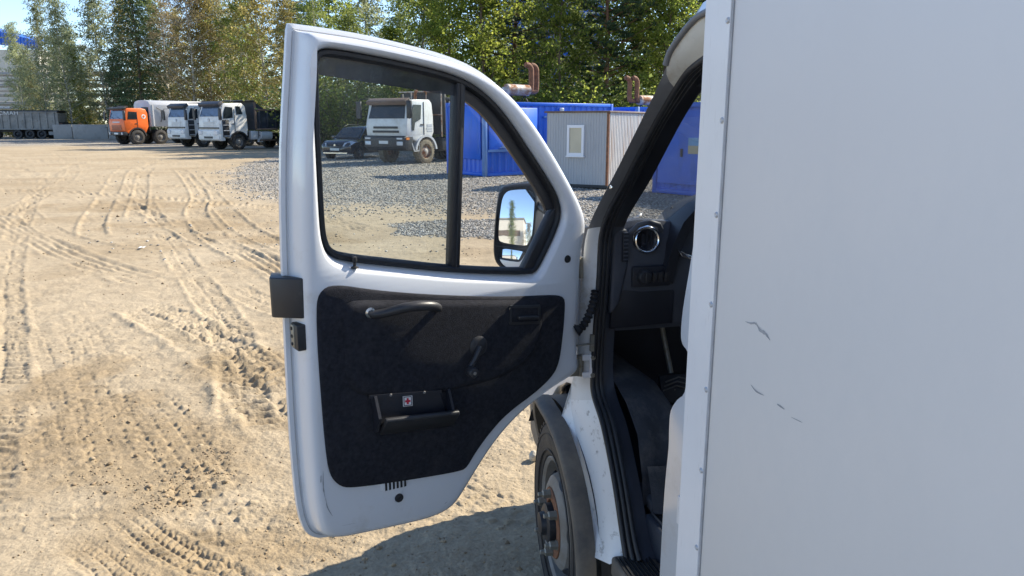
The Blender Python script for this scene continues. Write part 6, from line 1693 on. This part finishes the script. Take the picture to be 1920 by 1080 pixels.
def gl(pts, nm, bulge, shrink):
    P = [Vector(p) for p in chaikin(pts, 2)]; c = sum(P, Vector()) / len(P); m_ = MB(); rings = []
    tlt = Matrix.Rotation(R(3.2), 3, Vector((1, 0, 0)).cross(mn).cross(mn).normalized()) if bulge else Matrix.Identity(3)
    for t in (1.0, .92, .84, .76, .68, .6, .52, .44, .36, .28, .2, .12, .05):
        rings.append([c + tlt @ ((p - c) * t * shrink) + mn * (.0085 - ((p - c) * t * shrink).length_squared / (2 * bulge)) for p in P])
    m_.loft(rings, True, False, True); return vb(m_, nm, 'mirror', mir, smooth=80 if bulge else None)
gl(G1, 'mirror_glass', 1.6, .97)
gl(G2, 'wide_angle_glass', .4, .93)
mb = MB(); bz = [Vector(p) for p in chaikin([(.552, 2.357, 1.4575), (.66, 2.322, 1.4445), (.66, 2.322, 1.4405), (.552, 2.357, 1.453)], 1)]; mb.loft([[p + mn * .001 for p in bz], [p + mn * .0085 for p in bz]], True, True, True); vb(mb, 'mirror_web', 'plastic', mir)
mb = MB(); mb.tube([(.66, 2.375, 1.60), (.70, 2.34, 1.585), (.705, 2.27, 1.575)], .016, 10); mb.tube([(.65, 2.37, 1.43), (.69, 2.33, 1.46), (.70, 2.27, 1.475)], .016, 10); vb(mb, 'mirror_arm', 'plastic', mir, smooth=50)
mb = MB(); rc = [Vector(p) for p in chaikin([(.668, 2.345, 1.655), (.735, 2.375, 1.60), (.742, 2.38, 1.50), (.70, 2.36, 1.46), (.662, 2.33, 1.455)], 2)]; mb.loft([rc, [p + Vector((.01, .05, 0)) for p in rc]], True, True, True); vb(mb, 'mirror_painted_lit_side', 'tgrey', mir, smooth=40)  # pale grey colour stands for sunlight on this side of the housing

# ------------------------------------------------------------------ small things on the ground
def pebble(name, loc, size, mat, label, cat, seed):
    bm = bmesh.new(); bmesh.ops.create_icosphere(bm, subdivisions=2, radius=1.0); r2 = random.Random(seed)
    for v in bm.verts: v.co *= 1 + r2.uniform(-.16, .16)
    for v in bm.verts: v.co = Vector((v.co.x * size[0], v.co.y * size[1], v.co.z * size[2]))
    me = bpy.data.meshes.new(name); bm.to_mesh(me); bm.free(); me.materials.append(M[mat])
    o = bpy.data.objects.new(name, me); COL.objects.link(o)
    z = float(ground_height(np.array([loc[0]]), np.array([loc[1]]))[0]); o.location = (loc[0], loc[1], z + size[2] * .75); o.rotation_euler = (.3, .2, 1.0)
    tag(o, label, cat); return o
pebble('pale_stone', (.125, 3.90), (.032, .028, .032), 'stone', 'single pale stone lying on sand beside the front wheel', 'stone', 3)
def crumple(name, loc, size, mat, label, cat, seed):
    mb = MB(); r2 = random.Random(seed); n = 5; P = []
    for i in range(n):
        for j in range(n): P.append(((i / (n - 1) - .5) * size, (j / (n - 1) - .5) * size, r2.uniform(0, size * .28)))
    F = [(i * n + j, i * n + j + 1, (i + 1) * n + j + 1, (i + 1) * n + j) for i in range(n - 1) for j in range(n - 1)]
    mb.add(P, F); o = mb.build(name, mat); z = float(ground_height(np.array([loc[0]]), np.array([loc[1]]))[0]); o.location = (loc[0], loc[1], z + .005); tag(o, label, cat)
crumple('litter', (-5.56, 11.09), .09, 'litter', 'scrap of white litter out on the sandy ground', 'litter', 4)
